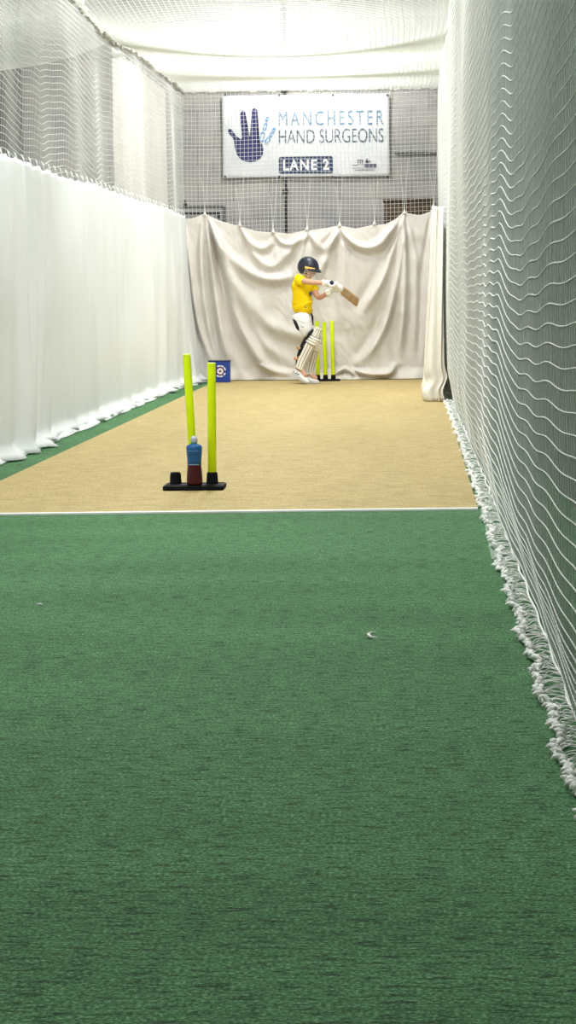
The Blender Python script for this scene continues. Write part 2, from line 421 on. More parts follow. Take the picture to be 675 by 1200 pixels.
# pulled cords running up from the curtain ties
hooks_px = [(240, 249), (281, 261.5), (320, 269), (360, 266), (398, 261.5), (439, 259.5), (474, 247), (508, 239.5)]
bm = bmesh.new()
for (hx, hy) in hooks_px:
    a = on_y(hx, hy, YB - .1)
    for s in (-1, 1):
        tube(bm, [a, a + Vector((s * .02, .08, .25)), a + Vector((s * .05, .09, .55 + .1 * s))], .0020, 4)
bm_obj('pulled_cord', bm, M_net, root_b)['kind'] = 'stuff'
under(root_b)
tag(root_b, 'square white mesh netting hanging in front of the banner at the far end', 'net')

# overhead net of this lane
def roof_S(x, y):
    wx = np.clip((x - XLN) / (XN - XLN), 0, 1); sh = .30 + .70 * np.sin(PI * wx) ** .8
    s = .30 * g(y, 21.3, 2.0) + .10 * g(y, 25.6, 1.1) + .22 * g(y, 14.5, 2.0) + .2 * g(y, 7.5, 2.2) + .2 * g(y, 2, 1.8)
    Z = ZN - s * sh - .004 * np.sin(y * 2.9 + 2 * wx)
    return np.stack([x + .012 * np.sin(y * 1.9), y, Z], -1)
V, Fq = make_surface_net('n', roof_S, np.append(np.arange(XLN, XN - .03, .05), XN - .03), np.arange(1.0, 28.72, .05), .0030, .0030, (ey, ez_), (ex, ez_))
root_c = empty('cricket_net', (-1.2, 15, ZN))
from_np('mesh', V, Fq, M_net, root_c); under(root_c)
tag(root_c, 'sagging white overhead netting stretched across the top of the lane', 'net')

# overhead net of the neighbouring lane, its rear edge running diagonally
def roof2_S(s, t):
    x = XLN - .06 - s * 2.5
    yend = 22.4 + s * 4.3 * np.minimum(1, 1.0)
    y = 6 + (yend - 6) * t
    return np.stack([x, y, ZN - .10 * np.sin(PI * np.clip(s * 1.0, 0, 1)) * np.abs(np.sin(y * .5)) - .05 * t ** 8], -1)
V, Fq = make_surface_net('n', roof2_S, np.linspace(0, 1, 52), np.linspace(0, 1, 330), .003, .003, (ey, ez_), (ex, ez_))
root_d = empty('cricket_net', (-4, 15, ZN)); from_np('mesh', V, Fq, M_net, root_d); under(root_d)
tag(root_d, 'overhead netting of the neighbouring lane at top left behind the left net', 'net')

# ------------------------------------------------------------------ fabric curtains
def grid_cloth(name, P, material, parent=None, thick=.004):
    n, m, _ = P.shape; idx = np.arange(n * m).reshape(n, m)
    Fq = np.stack([idx[:-1, :-1], idx[1:, :-1], idx[1:, 1:], idx[:-1, 1:]], -1).reshape(-1, 4)
    o = from_np(name, P.reshape(-1, 3), Fq, material, parent)
    md = o.modifiers.new('thickness', 'SOLIDIFY'); md.thickness = thick; md.offset = 0
    return o
def vnoise(a, b, s=1.0, seed=0.0):
    out = np.empty(a.shape); af = a.ravel(); bf = b.ravel(); o = out.ravel()
    for i in range(len(af)): o[i] = mnoise.noise((af[i] * s + seed, bf[i] * s, seed * 1.7))
    return o.reshape(a.shape)

# left white sheet
ny, nz = 520, 60
yy = np.linspace(6, 28.42, ny); tt = np.linspace(0, 1, nz)   # t: 0 bottom .. 1 top
Yg, T = np.meshgrid(yy, tt, indexing='ij')
top = 2.06 - .02 * np.abs(np.sin(Yg * PI / .45)) ** .7 + .012 * np.sin(Yg * 1.3)
Z = .012 + T * (top - .012)
X = np.full_like(Z, -2.775)
fr = random.Random(11)
folds = [(15.6, .5, .16, .09), (16.35, .7, .09, .10), (16.75, .9, .08, .09), (17.15, 1.0, .07, .08), (17.6, .9, .09, .06), (18.6, .3, .10, .04),
         (19.9, .3, .12, .02), (22.6, .5, .14, .035), (24.6, .4, .2, .05), (25.6, .5, .13, .05), (26.7, .2, .2, .05), (27.6, .1, .14, .05), (14.6, .4, .12, .05), (13.4, .4, .2, .05)]
for k in range(70): folds.append((fr.uniform(6, 28.2), fr.uniform(-.2, .5), fr.uniform(.04, .11), fr.uniform(.006, .02)))
for (c, lean, w, a) in folds:
    cc = c - lean * (1 - T) ** 1.6 * .6
    X += a * np.exp(-((Yg - cc) / w) ** 2) * (.25 + .75 * (1 - T) ** .5)
X += .02 * vnoise(Yg, Z, 1.1, 3.0) * 1.5
fl = np.clip((.10 - Z) / .10, 0, 1)
X += fl ** 1.5 * (.06 + .07 * np.abs(vnoise(Yg, 0 * Z, 1.6, 9.0)) * 2) + .006 * fl * np.sin(Yg * 8)
X += .18 * (1 - T) ** 2 * sst(Yg, 26.0, 28.4)
P = np.stack([X, Yg + .03 * (1 - T) * np.sin(Yg * 2.3), Z + fl * .012 * (1 + np.sin(Yg * 9))], -1)
sheet = empty('curtain', (-2.78, 17, 0))
grid_cloth('fabric', P, M_sheet, sheet)
bm = bmesh.new()
k = 0
for y in np.arange(13.0, 28.3, .30):      # small tie loops holding the sheet to the net
    tube(bm, [(-2.775, y, 2.03), (-2.79, y + .02, 2.10), (-2.80, y + .005, 2.11), (-2.785, y - .015, 2.08), (-2.775, y, 2.04)], .0035, 4)
bm_obj('tie_loop', bm, M_rope, sheet)['kind'] = 'stuff'
# trailing hem lying on the turf
hu = np.linspace(10, 28.3, 480); tt = np.linspace(0, 1, 7); U, T = np.meshgrid(hu, tt, indexing='ij')
wdt = .05 + .10 * np.abs(vnoise(U, 0 * U, .9, 4.0)) 
X = -2.74 + .14 * sst(U, 26, 28.4) + T * wdt
Z = .006 + .035 * np.sin(PI * np.clip(T, 0, 1)) * (.2 + .6 * np.abs(vnoise(U, T, 1.8, 2.0))) + .02 * (1 - T)
grid_cloth('hem', np.stack([X, U, Z], -1), M_sheet, sheet)
under(sheet)
tag(sheet, 'long white cotton sheet hung along the left side of the lane', 'curtain')

# tall white sheet on the left net near the far end
yy = np.linspace(22.75, 27.4, 90); zz = np.linspace(2.0, 3.50, 30); U, Zz = np.meshgrid(yy, zz, indexing='ij')
ps = on_x(149, 200, -2.85).y
X = -2.90 + .02 * np.sin(U * 9) + .012 * np.sin(U * 23 + Zz)
Zt = 2.0 + (Zz - 2.0) * (1 + .0 * U)
o = grid_cloth('curtain', np.stack([X, U, Zt], -1), cloth_material('ivory_cloth', (.62, .59, .56), .05, .2))
tag(o, 'upper white cloth panel hanging behind the left netting, above the sheet, near the back corner', 'curtain')

# back canvas curtain: fold lines traced on its plane
YC = 28.5
def tr(pts): return [on_y(x, y, YC) for x, y in pts]
topctl = [(205, 257), (214, 257), (226, 256), (238, 251), (240, 249), (243, 252), (260, 259.5), (278, 264.5), (281, 261.5), (284, 266), (300, 271), (317, 272.5), (320, 269), (323, 272.5), (340, 274), (357, 270), (360, 266), (363, 270),
          (380, 268), (396, 264.5), (398, 261.5), (401, 265), (417, 268), (436, 264), (439, 259.5), (442, 264), (452, 262.5), (462, 258), (470, 251), (474, 247), (478, 250), (492, 252.5), (504, 248), (508, 241), (514, 246), (522, 250)]
tp = tr(topctl); tpx = np.array([p.x for p in tp]); tpz = np.array([p.z for p in tp])
nx, nz = 420, 190
xs = np.linspace(-2.86, .33, nx); ts = np.linspace(0, 1, nz); Xg, T = np.meshgrid(xs, ts, indexing='ij')
ztop = np.interp(Xg, tpx, tpz) 
Z = .015 + T * (ztop - .015)
D = np.zeros_like(Z)       # displacement towards the camera (m)
def segdist(X, Z, pts):
    best = np.full(X.shape, 1e9); side = np.zeros(X.shape); par = np.zeros(X.shape)
    L = [0]
    for a, b in zip(pts, pts[1:]): L.append(L[-1] + (b - a).length)
    for i, (a, b) in enumerate(zip(pts, pts[1:])):
        dx_, dz_ = b.x - a.x, b.z - a.z; l2 = dx_ * dx_ + dz_ * dz_
        t = np.clip(((X - a.x) * dx_ + (Z - a.z) * dz_) / l2, 0, 1)
        qx, qz = X - a.x - t * dx_, Z - a.z - t * dz_
        d = np.hypot(qx, qz); s = np.sign(dx_ * qz - dz_ * qx)
        m = d < best; best = np.where(m, d, best); side = np.where(m, s, side); par = np.where(m, (L[i] + t * math.sqrt(l2)) / L[-1], par)
    return best * side, par
def smooth_line(pts, n=5):
    out = []
    for i in range(len(pts) - 1):
        p0 = pts[max(i - 1, 0)]; p1 = pts[i]; p2 = pts[i + 1]; p3 = pts[min(i + 2, len(pts) - 1)]
        for k in range(n):
            t = k / n
            out.append(.5 * ((2 * p1) + (-p0 + p2) * t + (2 * p0 - 5 * p1 + 4 * p2 - p3) * t * t + (-p0 + 3 * p1 - 3 * p2 + p3) * t ** 3))
    out.append(pts[-1]); return out
# (pixels traced, width, amplitude, start fade, end fade)
lines = [
 ([(244, 253), (262, 308), (273, 348), (281, 377), (295, 405), (314, 430), (342, 441)], .07, .085),
 ([(241, 253), (247, 300), (252, 345), (257, 380), (262, 405), (270, 425)], .06, .075),
 ([(237, 256), (234, 300), (236, 350), (243, 395), (252, 424)], .05, .045),
 ([(216, 260), (221, 330), (226, 380), (236, 410), (246, 428)], .05, .06),
 ([(246, 258), (262, 290), (285, 314), (310, 326), (335, 326), (353, 318)], .06, .06),
 ([(247, 262), (268, 310), (290, 350), (315, 378), (345, 392), (380, 398)], .08, .045),
 ([(248, 262), (280, 340), (300, 385), (325, 415), (350, 430)], .07, .04),
 ([(281, 264), (292, 282), (305, 291), (316, 287), (321, 274)], .035, .03),
 ([(282, 266), (300, 300), (318, 312), (335, 300), (358, 272)], .05, .035),
 ([(321, 272), (330, 284), (342, 286), (353, 280), (360, 270)], .035, .025),
 ([(361, 270), (352, 300), (345, 322)], .04, .03),
 ([(362, 270), (375, 290), (388, 285), (397, 268)], .045, .03),
 ([(398, 265), (385, 295), (372, 325), (362, 350)], .055, .05),
 ([(399, 266), (410, 282), (425, 290), (440, 289), (452, 279), (470, 254)], .05, .065),
 ([(400, 268), (404, 310), (400, 350), (404, 390)], .06, .02),
 ([(473, 253), (462, 290), (450, 325), (434, 352), (421, 374)], .055, .06),
 ([(473, 253), (468, 310), (458, 360), (446, 392), (430, 417), (410, 431)], .055, .075),
 ([(474, 253), (475, 310), (473, 360), (469, 400), (470, 430)], .05, .05),
 ([(476, 253), (486, 300), (488, 360), (486, 420)], .05, .02),
 ([(507, 246), (502, 310), (499, 380), (496, 430)], .04, .05),
 ([(412, 431), (424, 436), (440, 438), (457, 436), (464, 424)], .035, .075),
 ([(394, 438), (404, 432), (414, 436), (420, 441)], .025, .06),
 ([(300, 425), (320, 434), (345, 438)], .04, .03),
]
for pts, w, a in lines:
    L = smooth_line(tr(pts)); a = a * 1.2
    s, par = segdist(Xg, Z, L)
    w_ = w * .8 * (.35 + .9 * np.clip(par * 2.2, 0, 1))
    fade = np.clip(par * 6, .25, 1) * np.clip((1 - par) * 5, 0, 1)
    D += a * fade * (np.exp(-(s / w_) ** 2) - .55 * np.exp(-((s + 1.9 * w_) / (1.2 * w_)) ** 2))
D += .03 * vnoise(Xg, Z, 1.6, 5.0) + .018 * vnoise(Xg, Z, 5.0, 8.0) + .012 * np.abs(vnoise(Xg * 1.4 + Z * .5, Z * .6, 9.0, 2.0))
fl = np.clip((.16 - Z) / .16, 0, 1)
D += fl ** 1.3 * (.015 + .14 * np.abs(vnoise(Xg, Z, 2.7, 1.0)) + .008 * np.sin(Xg * 21) + .10 * g(Xg, -.65, .45))
# top edge pinned to the net line
D *= 1 - sst(T, .93, 1.0) * .85
D = np.minimum(D, .24)
slant = .17 * (1 - T) ** 1.1 * np.clip((-2.3 - Xg) / .55, 0, 1)
P = np.stack([Xg + slant, YC - .02 - D, Z], -1)
back = empty('curtain', (-1.2, YC, 0))
grid_cloth('fabric', P, M_cream, back)
bm = bmesh.new()
for (hx, hy) in hooks_px:
    a = on_y(hx, hy, YC - .01)
    lathe(bm, [(.034, -.045), (.018, -.015), (.007, .012), (.004, .035)], a, 8)
    tube(bm, [a + Vector((0, 0, .03)), a + Vector((0, .08, .05)), a + Vector((0, .16, .055))], .003, 4)
bm_obj('tie_loop', bm, M_cream, back, True)['kind'] = 'stuff'
under(back)
tag(back, 'creased cream canvas curtain draped across the far end behind the batter', 'curtain')

# pale canvas strip at the right-hand far corner
ru = np.concatenate([np.linspace(0, .125, 90), np.linspace(.13, 1, 110)]); rt = np.linspace(0, 1, 50); U, T = np.meshgrid(ru, rt, indexing='ij')
Zt = on_y(512, 243, 23.0).z
zb = .0135; Z = zb + T * (Zt - zb + .12 * U)
bot = np.stack([.312 - .20 * np.clip(U * 9, 0, 1) + .10 * sst(U, .12, 1), 22.6 + 5.5 * np.clip(U - .11, 0, 1) + .22 * np.clip(U * 9, 0, 1), 0 * U], -1)
tpp = np.stack([.315 - .085 * np.clip(U * 9, 0, 1) + .05 * sst(U, .12, 1), 22.95 + 5.3 * np.clip(U - .11, 0, 1) + .12 * np.clip(U * 9, 0, 1), 0 * U], -1)
Pp = bot * (1 - T[..., None]) + tpp * T[..., None]; Pp[..., 2] = Z
Pp[..., 1] += .035 * np.sin(np.clip(U / .111, 0, 1) * 2 * PI * 2.3 + .6 * np.sin(T * 3)) * (U < .125) * (.45 + .55 * (1 - T))
Pp[..., 0] += .014 * np.sin(U * 40) * (1 - .5 * T) + .02 * (np.exp(-((U - .07) / .02) ** 2)) * (1 - T) - .012 * np.sin(U * 90 + T * 2)
Pp[..., 1] += .02 * np.sin(U * 70 + T * 3)
Pp[..., 0] += .03 * np.exp(-((T - .13 + U * .3) / .035) ** 2) * (U < .2) - .02 * np.exp(-((T - .05) / .03) ** 2)
o = grid_cloth('curtain', Pp, M_creamr)
tag(o, 'narrow pale canvas strip hanging at the far corner against the right netting', 'curtain')

# ------------------------------------------------------------------ behind the back net
YF = YW - .02
def on_wall(px, py, d=.0): return on_y(px, py, YF - d)
# banner
bl = on_wall(261.5, 209); trn = on_wall(456, 109.5)
bx0, bx1, bz0, bz1 = bl.x, trn.x, bl.z, trn.z
banner = empty('banner', ((bx0 + bx1) / 2, YF, bz0))
M_ban = mat('white_vinyl', (.66, .67, .69), .5, .3, nscale=3, nvar=.03)
gx = np.linspace(bx0, bx1, 50); gz = np.linspace(bz0, bz1, 26); GX, GZ = np.meshgrid(gx, gz, indexing='ij')
def ban_y(x, z): return YF - .012 - .006 * np.sin((x - bx0) * 9) * (z - bz0)
grid_cloth('sheet', np.stack([GX, YF - .034 - .004 * np.sin((GX - bx0) * 9), GZ], -1), M_ban, banner, .002)
navy = mat('navy_print', (.035, .035, .13), .5, .3, nscale=5, nvar=.05)
M_lb = mat('light_blue_print', (.13, .30, .52), .5, .3, nscale=5, nvar=.05)
M_gb = mat('slate_blue_print', (.14, .25, .36), .5, .3, nscale=5, nvar=.05)
M_dg = mat('dark_slate_print', (.09, .13, .18), .5, .3, nscale=5, nvar=.05)
M_wp = mat('white_print', (.82, .82, .82), .5, .3, nscale=5, nvar=.02)
YP = YF - .043
def flat_poly(name, polys, m, y=YP, parent=banner, thick=.0015):
    bm = bmesh.new()
    for poly in polys:
        a = [bm.verts.new((x, y, z)) for x, z in poly]; b = [bm.verts.new((x, y + thick, z)) for x, z in poly]
        bm.faces.new(a); bm.faces.new(b[::-1])
        for i in range(len(poly)):
            j = (i + 1) % len(poly); bm.faces.new((a[i], a[j], b[j], b[i]))
    bmesh.ops.triangulate(bm, faces=[f for f in bm.faces if len(f.verts) > 4])
    return bm_obj(name, bm, m, parent)
def text_on(body, x0, x1, z0, z1, m, name, y=YP, bold=0.0, space=1.0, parent=banner, thin=False):
    cu = bpy.data.curves.new(name, 'FONT'); cu.body = body; cu.size = 1; cu.offset = bold; cu.space_character = space; cu.resolution_u = 6
    o = bpy.data.objects.new(name, cu); COL.objects.link(o); bpy.context.view_layer.update()
    dg = bpy.context.evaluated_depsgraph_get()
    me = bpy.data.meshes.new_from_object(o.evaluated_get(dg), depsgraph=dg); bpy.data.objects.remove(o)
    co = np.empty(len(me.vertices) * 3); me.vertices.foreach_get('co', co); co = co.reshape(-1, 3)
    mn, mx = co.min(0), co.max(0)
    q = np.empty_like(co)
    q[:, 0] = x0 + (co[:, 0] - mn[0]) / (mx[0] - mn[0]) * (x1 - x0); q[:, 2] = z0 + (co[:, 1] - mn[1]) / (mx[1] - mn[1]) * (z1 - z0); q[:, 1] = y
    me.vertices.foreach_set('co', q.ravel()); me.update(); me.materials.clear(); me.name = name
    return link(name, me, m, parent, False)
def W(px, py):    # banner point from the photograph's crop (scale 675/210, origin 255,100)
    p = on_wall(255 + px / 3.214, 100 + py / 3.214); return p.x, p.z
def rect_text(body, l, t, r, b, m, name, **k):
    x0, z1 = W(l, t); x1, z0 = W(r, b)
    return text_on(body, x0, x1, z0, z1, m, name, **k)
rect_text('MANCHESTER', 231, 100, 625, 148, M_gb, 'lettering', bold=-.002, space=1.35)
rect_text('HAND SURGEONS', 231, 168, 625, 215, M_dg, 'lettering', bold=-.002)
x0, z1 = W(231, 270); x1, z0 = W(435, 331)
def rrect(x0, z0, x1, z1, r, n=5):
    out = []
    for cx, cz, a0 in ((x1 - r, z0 + r, -PI/2), (x1 - r, z1 - r, 0), (x0 + r, z1 - r, PI/2), (x0 + r, z0 + r, PI)):
        for k in range(n + 1):
            a = a0 + k * PI / 2 / n; out.append((cx + r * math.cos(a), cz + r * math.sin(a)))
    return out
flat_poly('lane_panel', [rrect(x0, z0, x1, z1, .03)], mat('lane_navy_print', (.03, .045, .11), .5, .3, nscale=5, nvar=.05))['label'] = 'navy panel with rounded corners'
rect_text('LANE 2', 247, 281, 420, 319, M_wp, 'lettering', y=YP - .003, bold=.03, space=1.2)
# hand emblem
hand = [(64,207),(56,196),(45,184),(39,174),(42,166),(50,165),(58,172),(68,188),(78,197),(88,203),(93,200),(91,170),(88,140),(86,108),(90,98),(98,95),(105,101),(107,125),(110,165),(114,196),(122,196),(125,165),(127,130),(129,100),(134,89),(143,87),(151,95),(152,120),(151,150),(151,185),(154,208),(168,222),(173,240),(172,258),(163,275),(147,285),(125,290),(103,287),(84,276),(73,260),(67,240),(66,222)]
flat_poly('hand_emblem', [[W(*p) for p in hand]], navy)['label'] = 'dark navy hand print'
def ring(cx, cy, w, h, ang, tk=4.6):
    outp, inp = [], []
    n = 16
    for lst, ww, hh in ((outp, w, h), (inp, w - tk, h - tk)):
        for k in range(n):
            a = 2 * PI * k / n; c, s = math.cos(a), math.sin(a)
            x = ww * math.copysign(abs(c) ** .6, c); y = hh * math.copysign(abs(s) ** .6, s)
            lst.append(W(cx + x * math.cos(ang) - y * math.sin(ang), cy + x * math.sin(ang) + y * math.cos(ang)))
    return [[outp[k], outp[(k + 1) % n], inp[(k + 1) % n], inp[k]] for k in range(n)]
qs = []
for (cx, cy, w, h, a) in ((188, 128, 6, 9, .25), (180, 157, 7, 15, .25), (169, 195, 9, 19, .2), (212, 169, 6, 8, .6), (203, 186, 6, 11, .55), (189, 208, 8, 13, .6)):
    qs += ring(cx, cy, w, h, a)
flat_poly('bone_emblem', qs, M_lb)['label'] = 'light blue finger bone outlines'
def wr(l, t, r, b):
    a = W(l, b); c = W(r, t); return [(a[0], a[1]), (c[0], a[1]), (c[0], c[1]), (a[0], c[1])]
qs = [wr(508, 300, 528, 303), wr(508, 310, 550, 313), wr(528, 283, 531, 300), wr(536, 279, 539, 300), wr(544, 281, 547, 300), wr(527, 280, 549, 283), wr(552, 296, 598, 312), wr(560, 276, 566, 296), wr(556, 286, 575, 290), wr(570, 282, 574, 290), wr(518, 318, 590, 321)]
flat_poly('small_emblem', qs, mat('purple_grey_print', (.11, .10, .16), .5, .3, nscale=5, nvar=.05))['label'] = 'small dark skyline emblem'
for px in (30, 233, 435, 640):
    for py in (38, 345):
        bm = bmesh.new(); x, z = W(px, py); lathe(bm, [(.013, -.003), (.013, .003)], (0, 0, 0), 12, Matrix.Translation((x, YP - .002, z)) @ Matrix.Rotation(PI/2, 4, 'X'))
        bm_obj('eyelet', bm, M_dark, banner)
under(banner)
tag(banner, 'white sponsor banner with navy hand emblem hung high on the far wall', 'banner')

# conduit on the wall
p1 = on_wall(333.5, 106); 
bm = bmesh.new(); tube(bm, [(p1.x, YF - .004, .4), (p1.x, YF - .004, 4.9)], .018, 12)
for z in (1.2, 2.35, 3.6, 4.6): bx(bm, (p1.x - .04, YF - .026, z), (p1.x + .04, YF + .01, z + .03))
tag(bm_obj('wall_conduit', bm, M_dark), 'thin dark conduit pipe running vertically down the wall behind the banner', 'pipe')
bm = bmesh.new(); c1 = on_wall(463, 180); c2 = on_wall(512, 180)
bx(bm, (c1.x, YF - .025, c1.z - .012), (c2.x, YF + .01, c1.z + .012), .004)
tag(bm_obj('wall_cable_trunking', bm, M_dark), 'short dark horizontal cable strip on the wall right of the banner', 'trunking')
# black steel rack behind the curtain, left corner
rack = empty('equipment_rack', (-2.7, YF - .3, 0))
r1 = on_y(262, 242, YF - .25); r2 = on_y(257.5, 250.5, YF - .25)
bm = bmesh.new(); zt = r1.z; xr = r1.x
for (x0, x1, z1, d) in ((xr - .95, xr, zt, .15), (xr - .95 + .06, r2.x, r2.z, .40)):
    y = YF - d; h = .016
    bx(bm, (x0, y - h, z1 - h), (x1, y + h, z1 + h), .003)
    bx(bm, (x0 - h, y - h, 0), (x0 + h, y + h, z1 + h), .003); bx(bm, (x1 - h, y - h, 0), (x1 + h, y + h, z1 + h), .003)
bm_obj('steel_frame', bm, M_dark, rack)
for x in (xr - .93, xr - .03):
    bm = bmesh.new(); bx(bm, (x - .02, YF - .42, .25), (x + .02, YF - .13, .29), .003); bm_obj('cross_bar', bm, M_dark, rack)
bm = bmesh.new(); bx(bm, (xr - .52, YF - .166, zt), (xr - .47, YF - .134, zt + .05), .004); tube(bm, [(xr - .495, YF - .15, zt + .05), (xr - .495, YF - .15, zt + .09)], .01, 8)
bm_obj('bolt', bm, M_dark, rack)
under(rack); tag(rack, 'black tubular steel rack showing above the curtain at the left corner', 'rack')
# brown cupboard behind the curtain, right corner
k1 = on_y(450, 236, YF - .45); k2 = on_y(507, 236, YF - .45)
cup = empty('cupboard', ((k1.x + k2.x) / 2, YF - .25, 0))
bm = bmesh.new(); bx(bm, (k1.x, YF - .45, 0), (k2.x, YF - .02, k1.z), .008); bm_obj('carcass', bm, M_brown, cup)
bm = bmesh.new(); bx(bm, (k1.x + .02, YF - .47, .05), ((k1.x + k2.x) / 2 - .004, YF - .45, k1.z - .04), .004); d1 = bm_obj('door', bm, M_brown, cup)
bm = bmesh.new(); bx(bm, ((k1.x + k2.x) / 2 + .004, YF - .47, .05), (k2.x - .02, YF - .45, k1.z - .04), .004); d2 = bm_obj('door', bm, M_brown, cup)
bm = bmesh.new(); bx(bm, (k1.x - .015, YF - .48, k1.z), (k2.x + .015, YF - .01, k1.z + .03), .006); bm_obj('top_board', bm, M_brown, cup)
under(cup); tag(cup, 'dark brown wooden cupboard showing above the curtain at the right corner', 'cupboard')

# ------------------------------------------------------------------ stumps
def stump_profile(L, r): return [(r * .9, 0), (r, .004), (r, L - .012), (r * .96, L - .004), (r * .7, L)]
def make_stump(base, top, r, label, group):
    base = Vector(base); top = Vector(top); L = (top - base).length
    q = Vector((0, 0, 1)).rotation_difference((top - base).normalized())
    root = bpy.data.objects.new('stump', None); COL.objects.link(root)
    root.location = base; root.rotation_mode = 'QUATERNION'; root.rotation_quaternion = q
    bm = bmesh.new(); lathe(bm, stump_profile(L, r), sides=28)
    bm_obj('shaft', bm, M_neon, root, True)
    bm = bmesh.new(); lathe(bm, [(r * 1.0, 0), (r * 1.015, .002), (r * 1.015, .010), (r * .8, .0125)], (0, 0, L - .010), 28)
    bm_obj('cap', bm, mat('pale_fluorescent_cap', (.68, .90, .06), .4, .3, nscale=8, nvar=.04), root, True)
    tag(root, label, 'stump', group)
def make_stand(loc, w, d, h, cups, cr, ch, label, rz=0):
    root = bpy.data.objects.new('stump_stand', None); COL.objects.link(root); root.location = loc; root.rotation_euler.z = rz
    bm = bmesh.new(); bx(bm, (-w/2, -d/2, 0), (w/2, d/2, h), h * .28)
    for s in (-1, 1): bx(bm, (-w/2 + .012, s * d * .36 - .004, h), (w/2 - .012, s * d * .36 + .004, h + .003), .001)
    bm_obj('base_plate', bm, M_rubber, root)
    for (x, y) in cups:
        bm = bmesh.new(); lathe(bm, [(cr * 1.08, 0), (cr * 1.06, .006), (cr * .96, ch * .82), (cr * .88, ch * .97), (cr * .80, ch), (cr * .62, ch), (cr * .60, ch - .012)], (x, y, h - .001), 24)
        bm_obj('cup', bm, M_rubber, root, True)
    tag(root, label, 'stump stand'); return root

# near set
cL = on_floor(205.8, 571); cR = on_floor(248.8, 570.5)
ys = 12.93; bY = ys
f1 = on_floor(190.5, 577.0); f2 = on_floor(261.5, 576.5)
wN = f2.x - f1.x; dN = .24; hN = .026
cy = f1.y + dN / 2; cxN = (f1.x + f2.x) / 2
y_c = cy + .045
pl = on_y(205.8, 560, y_c).x; pr = on_y(248.7, 560, y_c).x; pm = (pl + pr) / 2
crN = .032; chN = .066
make_stand((cxN, cy, .0085), wN, dN, hN, [(p - cxN, y_c - cy) for p in (pl, pm, pr)], crN, chN, 'black rubber three-cup stump stand on the mat, one cup empty, bottle on it')
zc = .0085 + hN + chN
tpR = on_y(247.8, 425.5, y_c); make_stump((pr, y_c, zc - .02), (tpR.x, y_c, tpR.z), .0240, 'upright fluorescent yellow stump in the near stand, right of the bottle', None)
tpL = on_y(218.8, 415.5, y_c + .05); make_stump((pm, y_c, zc - .02), tpL, .0228, 'fluorescent yellow stump leaning up behind the drinks bottle', None)

# far set
ysf = 28.08
fx = [on_y(x, 440, ysf).x for x in (372.6, 381.4, 390.6)]
make_stand((fx[1] + .012, ysf, .0085), .34, .12, .022, [(x - fx[1] - .012, 0) for x in fx], .029, .056, 'black stump stand behind the batter with all three stumps in it')
for i, (tx, ty, lab) in enumerate(((371.4, 376.5, 'fluorescent yellow stump partly hidden behind the pad of the batter'), (379.8, 377.5, 'middle fluorescent yellow stump of the far three beside the batter'), (388.8, 376, 'outermost fluorescent yellow stump of the far three, furthest from the batter'))):
    tp_ = on_y(tx, ty, ysf); make_stump((fx[i], ysf, .06), tp_, .0235, lab, None)

# ------------------------------------------------------------------ drinks bottle
bb = on_y(228.2, 570, cy - .065)
bz = .0085 + hN + .003
bt = on_y(227.8, 511, cy - .065); H = bt.z - bz
bot_ = empty('drinks_bottle', (bb.x, cy - .065, bz))
def P_(u): return u * H
R0 = .0445
prof = [(0.90, 0), (.99, .01), (1.0, .05), (1.0, .12), (.97, .22), (.91, .32), (.87, .39), (.86, .41)]
profU = [(.86, .41), (.88, .50), (.93, .60), (.98, .68), (1.0, .75), (.97, .79), (.82, .815), (.58, .835), (.42, .85)]
m_red, nt, b = nodes_of('dark_red_drink_plastic')
b.inputs['Base Color'].default_value = (.17, .012, .018, 1); b.inputs['Roughness'].default_value = .35; b.inputs['Specular IOR Level'].default_value = .3
nn = N(nt, 'ShaderNodeTexNoise', Scale=20.0); nt.links.new(mapping(nt), nn.inputs['Vector']); nt.links.new(ramp(nt, nn.outputs['Fac'], [(.3, (.040, .003, .006)), (.7, (.070, .005, .009))]), b.inputs['Base Color'])
m_bl = mat('blue_label_plastic', (.015, .105, .29), .45, .25, nscale=8, nvar=.12)
bm = bmesh.new(); lathe(bm, [(r * R0, z * H) for r, z in prof], sides=32); o = bm_obj('bottle_body', bm, m_red, bot_, True); o['label'] = 'dark red lower half of the bottle'
bm = bmesh.new(); lathe(bm, [(r * R0 * 1.01, z * H) for r, z in profU], sides=32); o = bm_obj('label_sleeve', bm, m_bl, bot_, True); o['label'] = 'blue wrap round the upper half'
bm = bmesh.new(); lathe(bm, [(.41 * R0, .845 * H), (.41 * R0, .885 * H)], sides=24); o = bm_obj('neck', bm, mat('green_plastic', (.16, .42, .16), .3, .5, nscale=8, nvar=.05), bot_, True)
bm = bmesh.new(); lathe(bm, [(.44 * R0, .88 * H), (.45 * R0, .89 * H), (.43 * R0, .955 * H), (.40 * R0, .965 * H), (.30 * R0, .97 * H), (.28 * R0, H * .995), (.20 * R0, H)], sides=24); o = bm_obj('sports_cap', bm, mat('lilac_grey_cap', (.42, .44, .56), .3, .5, nscale=8, nvar=.05), bot_, True)
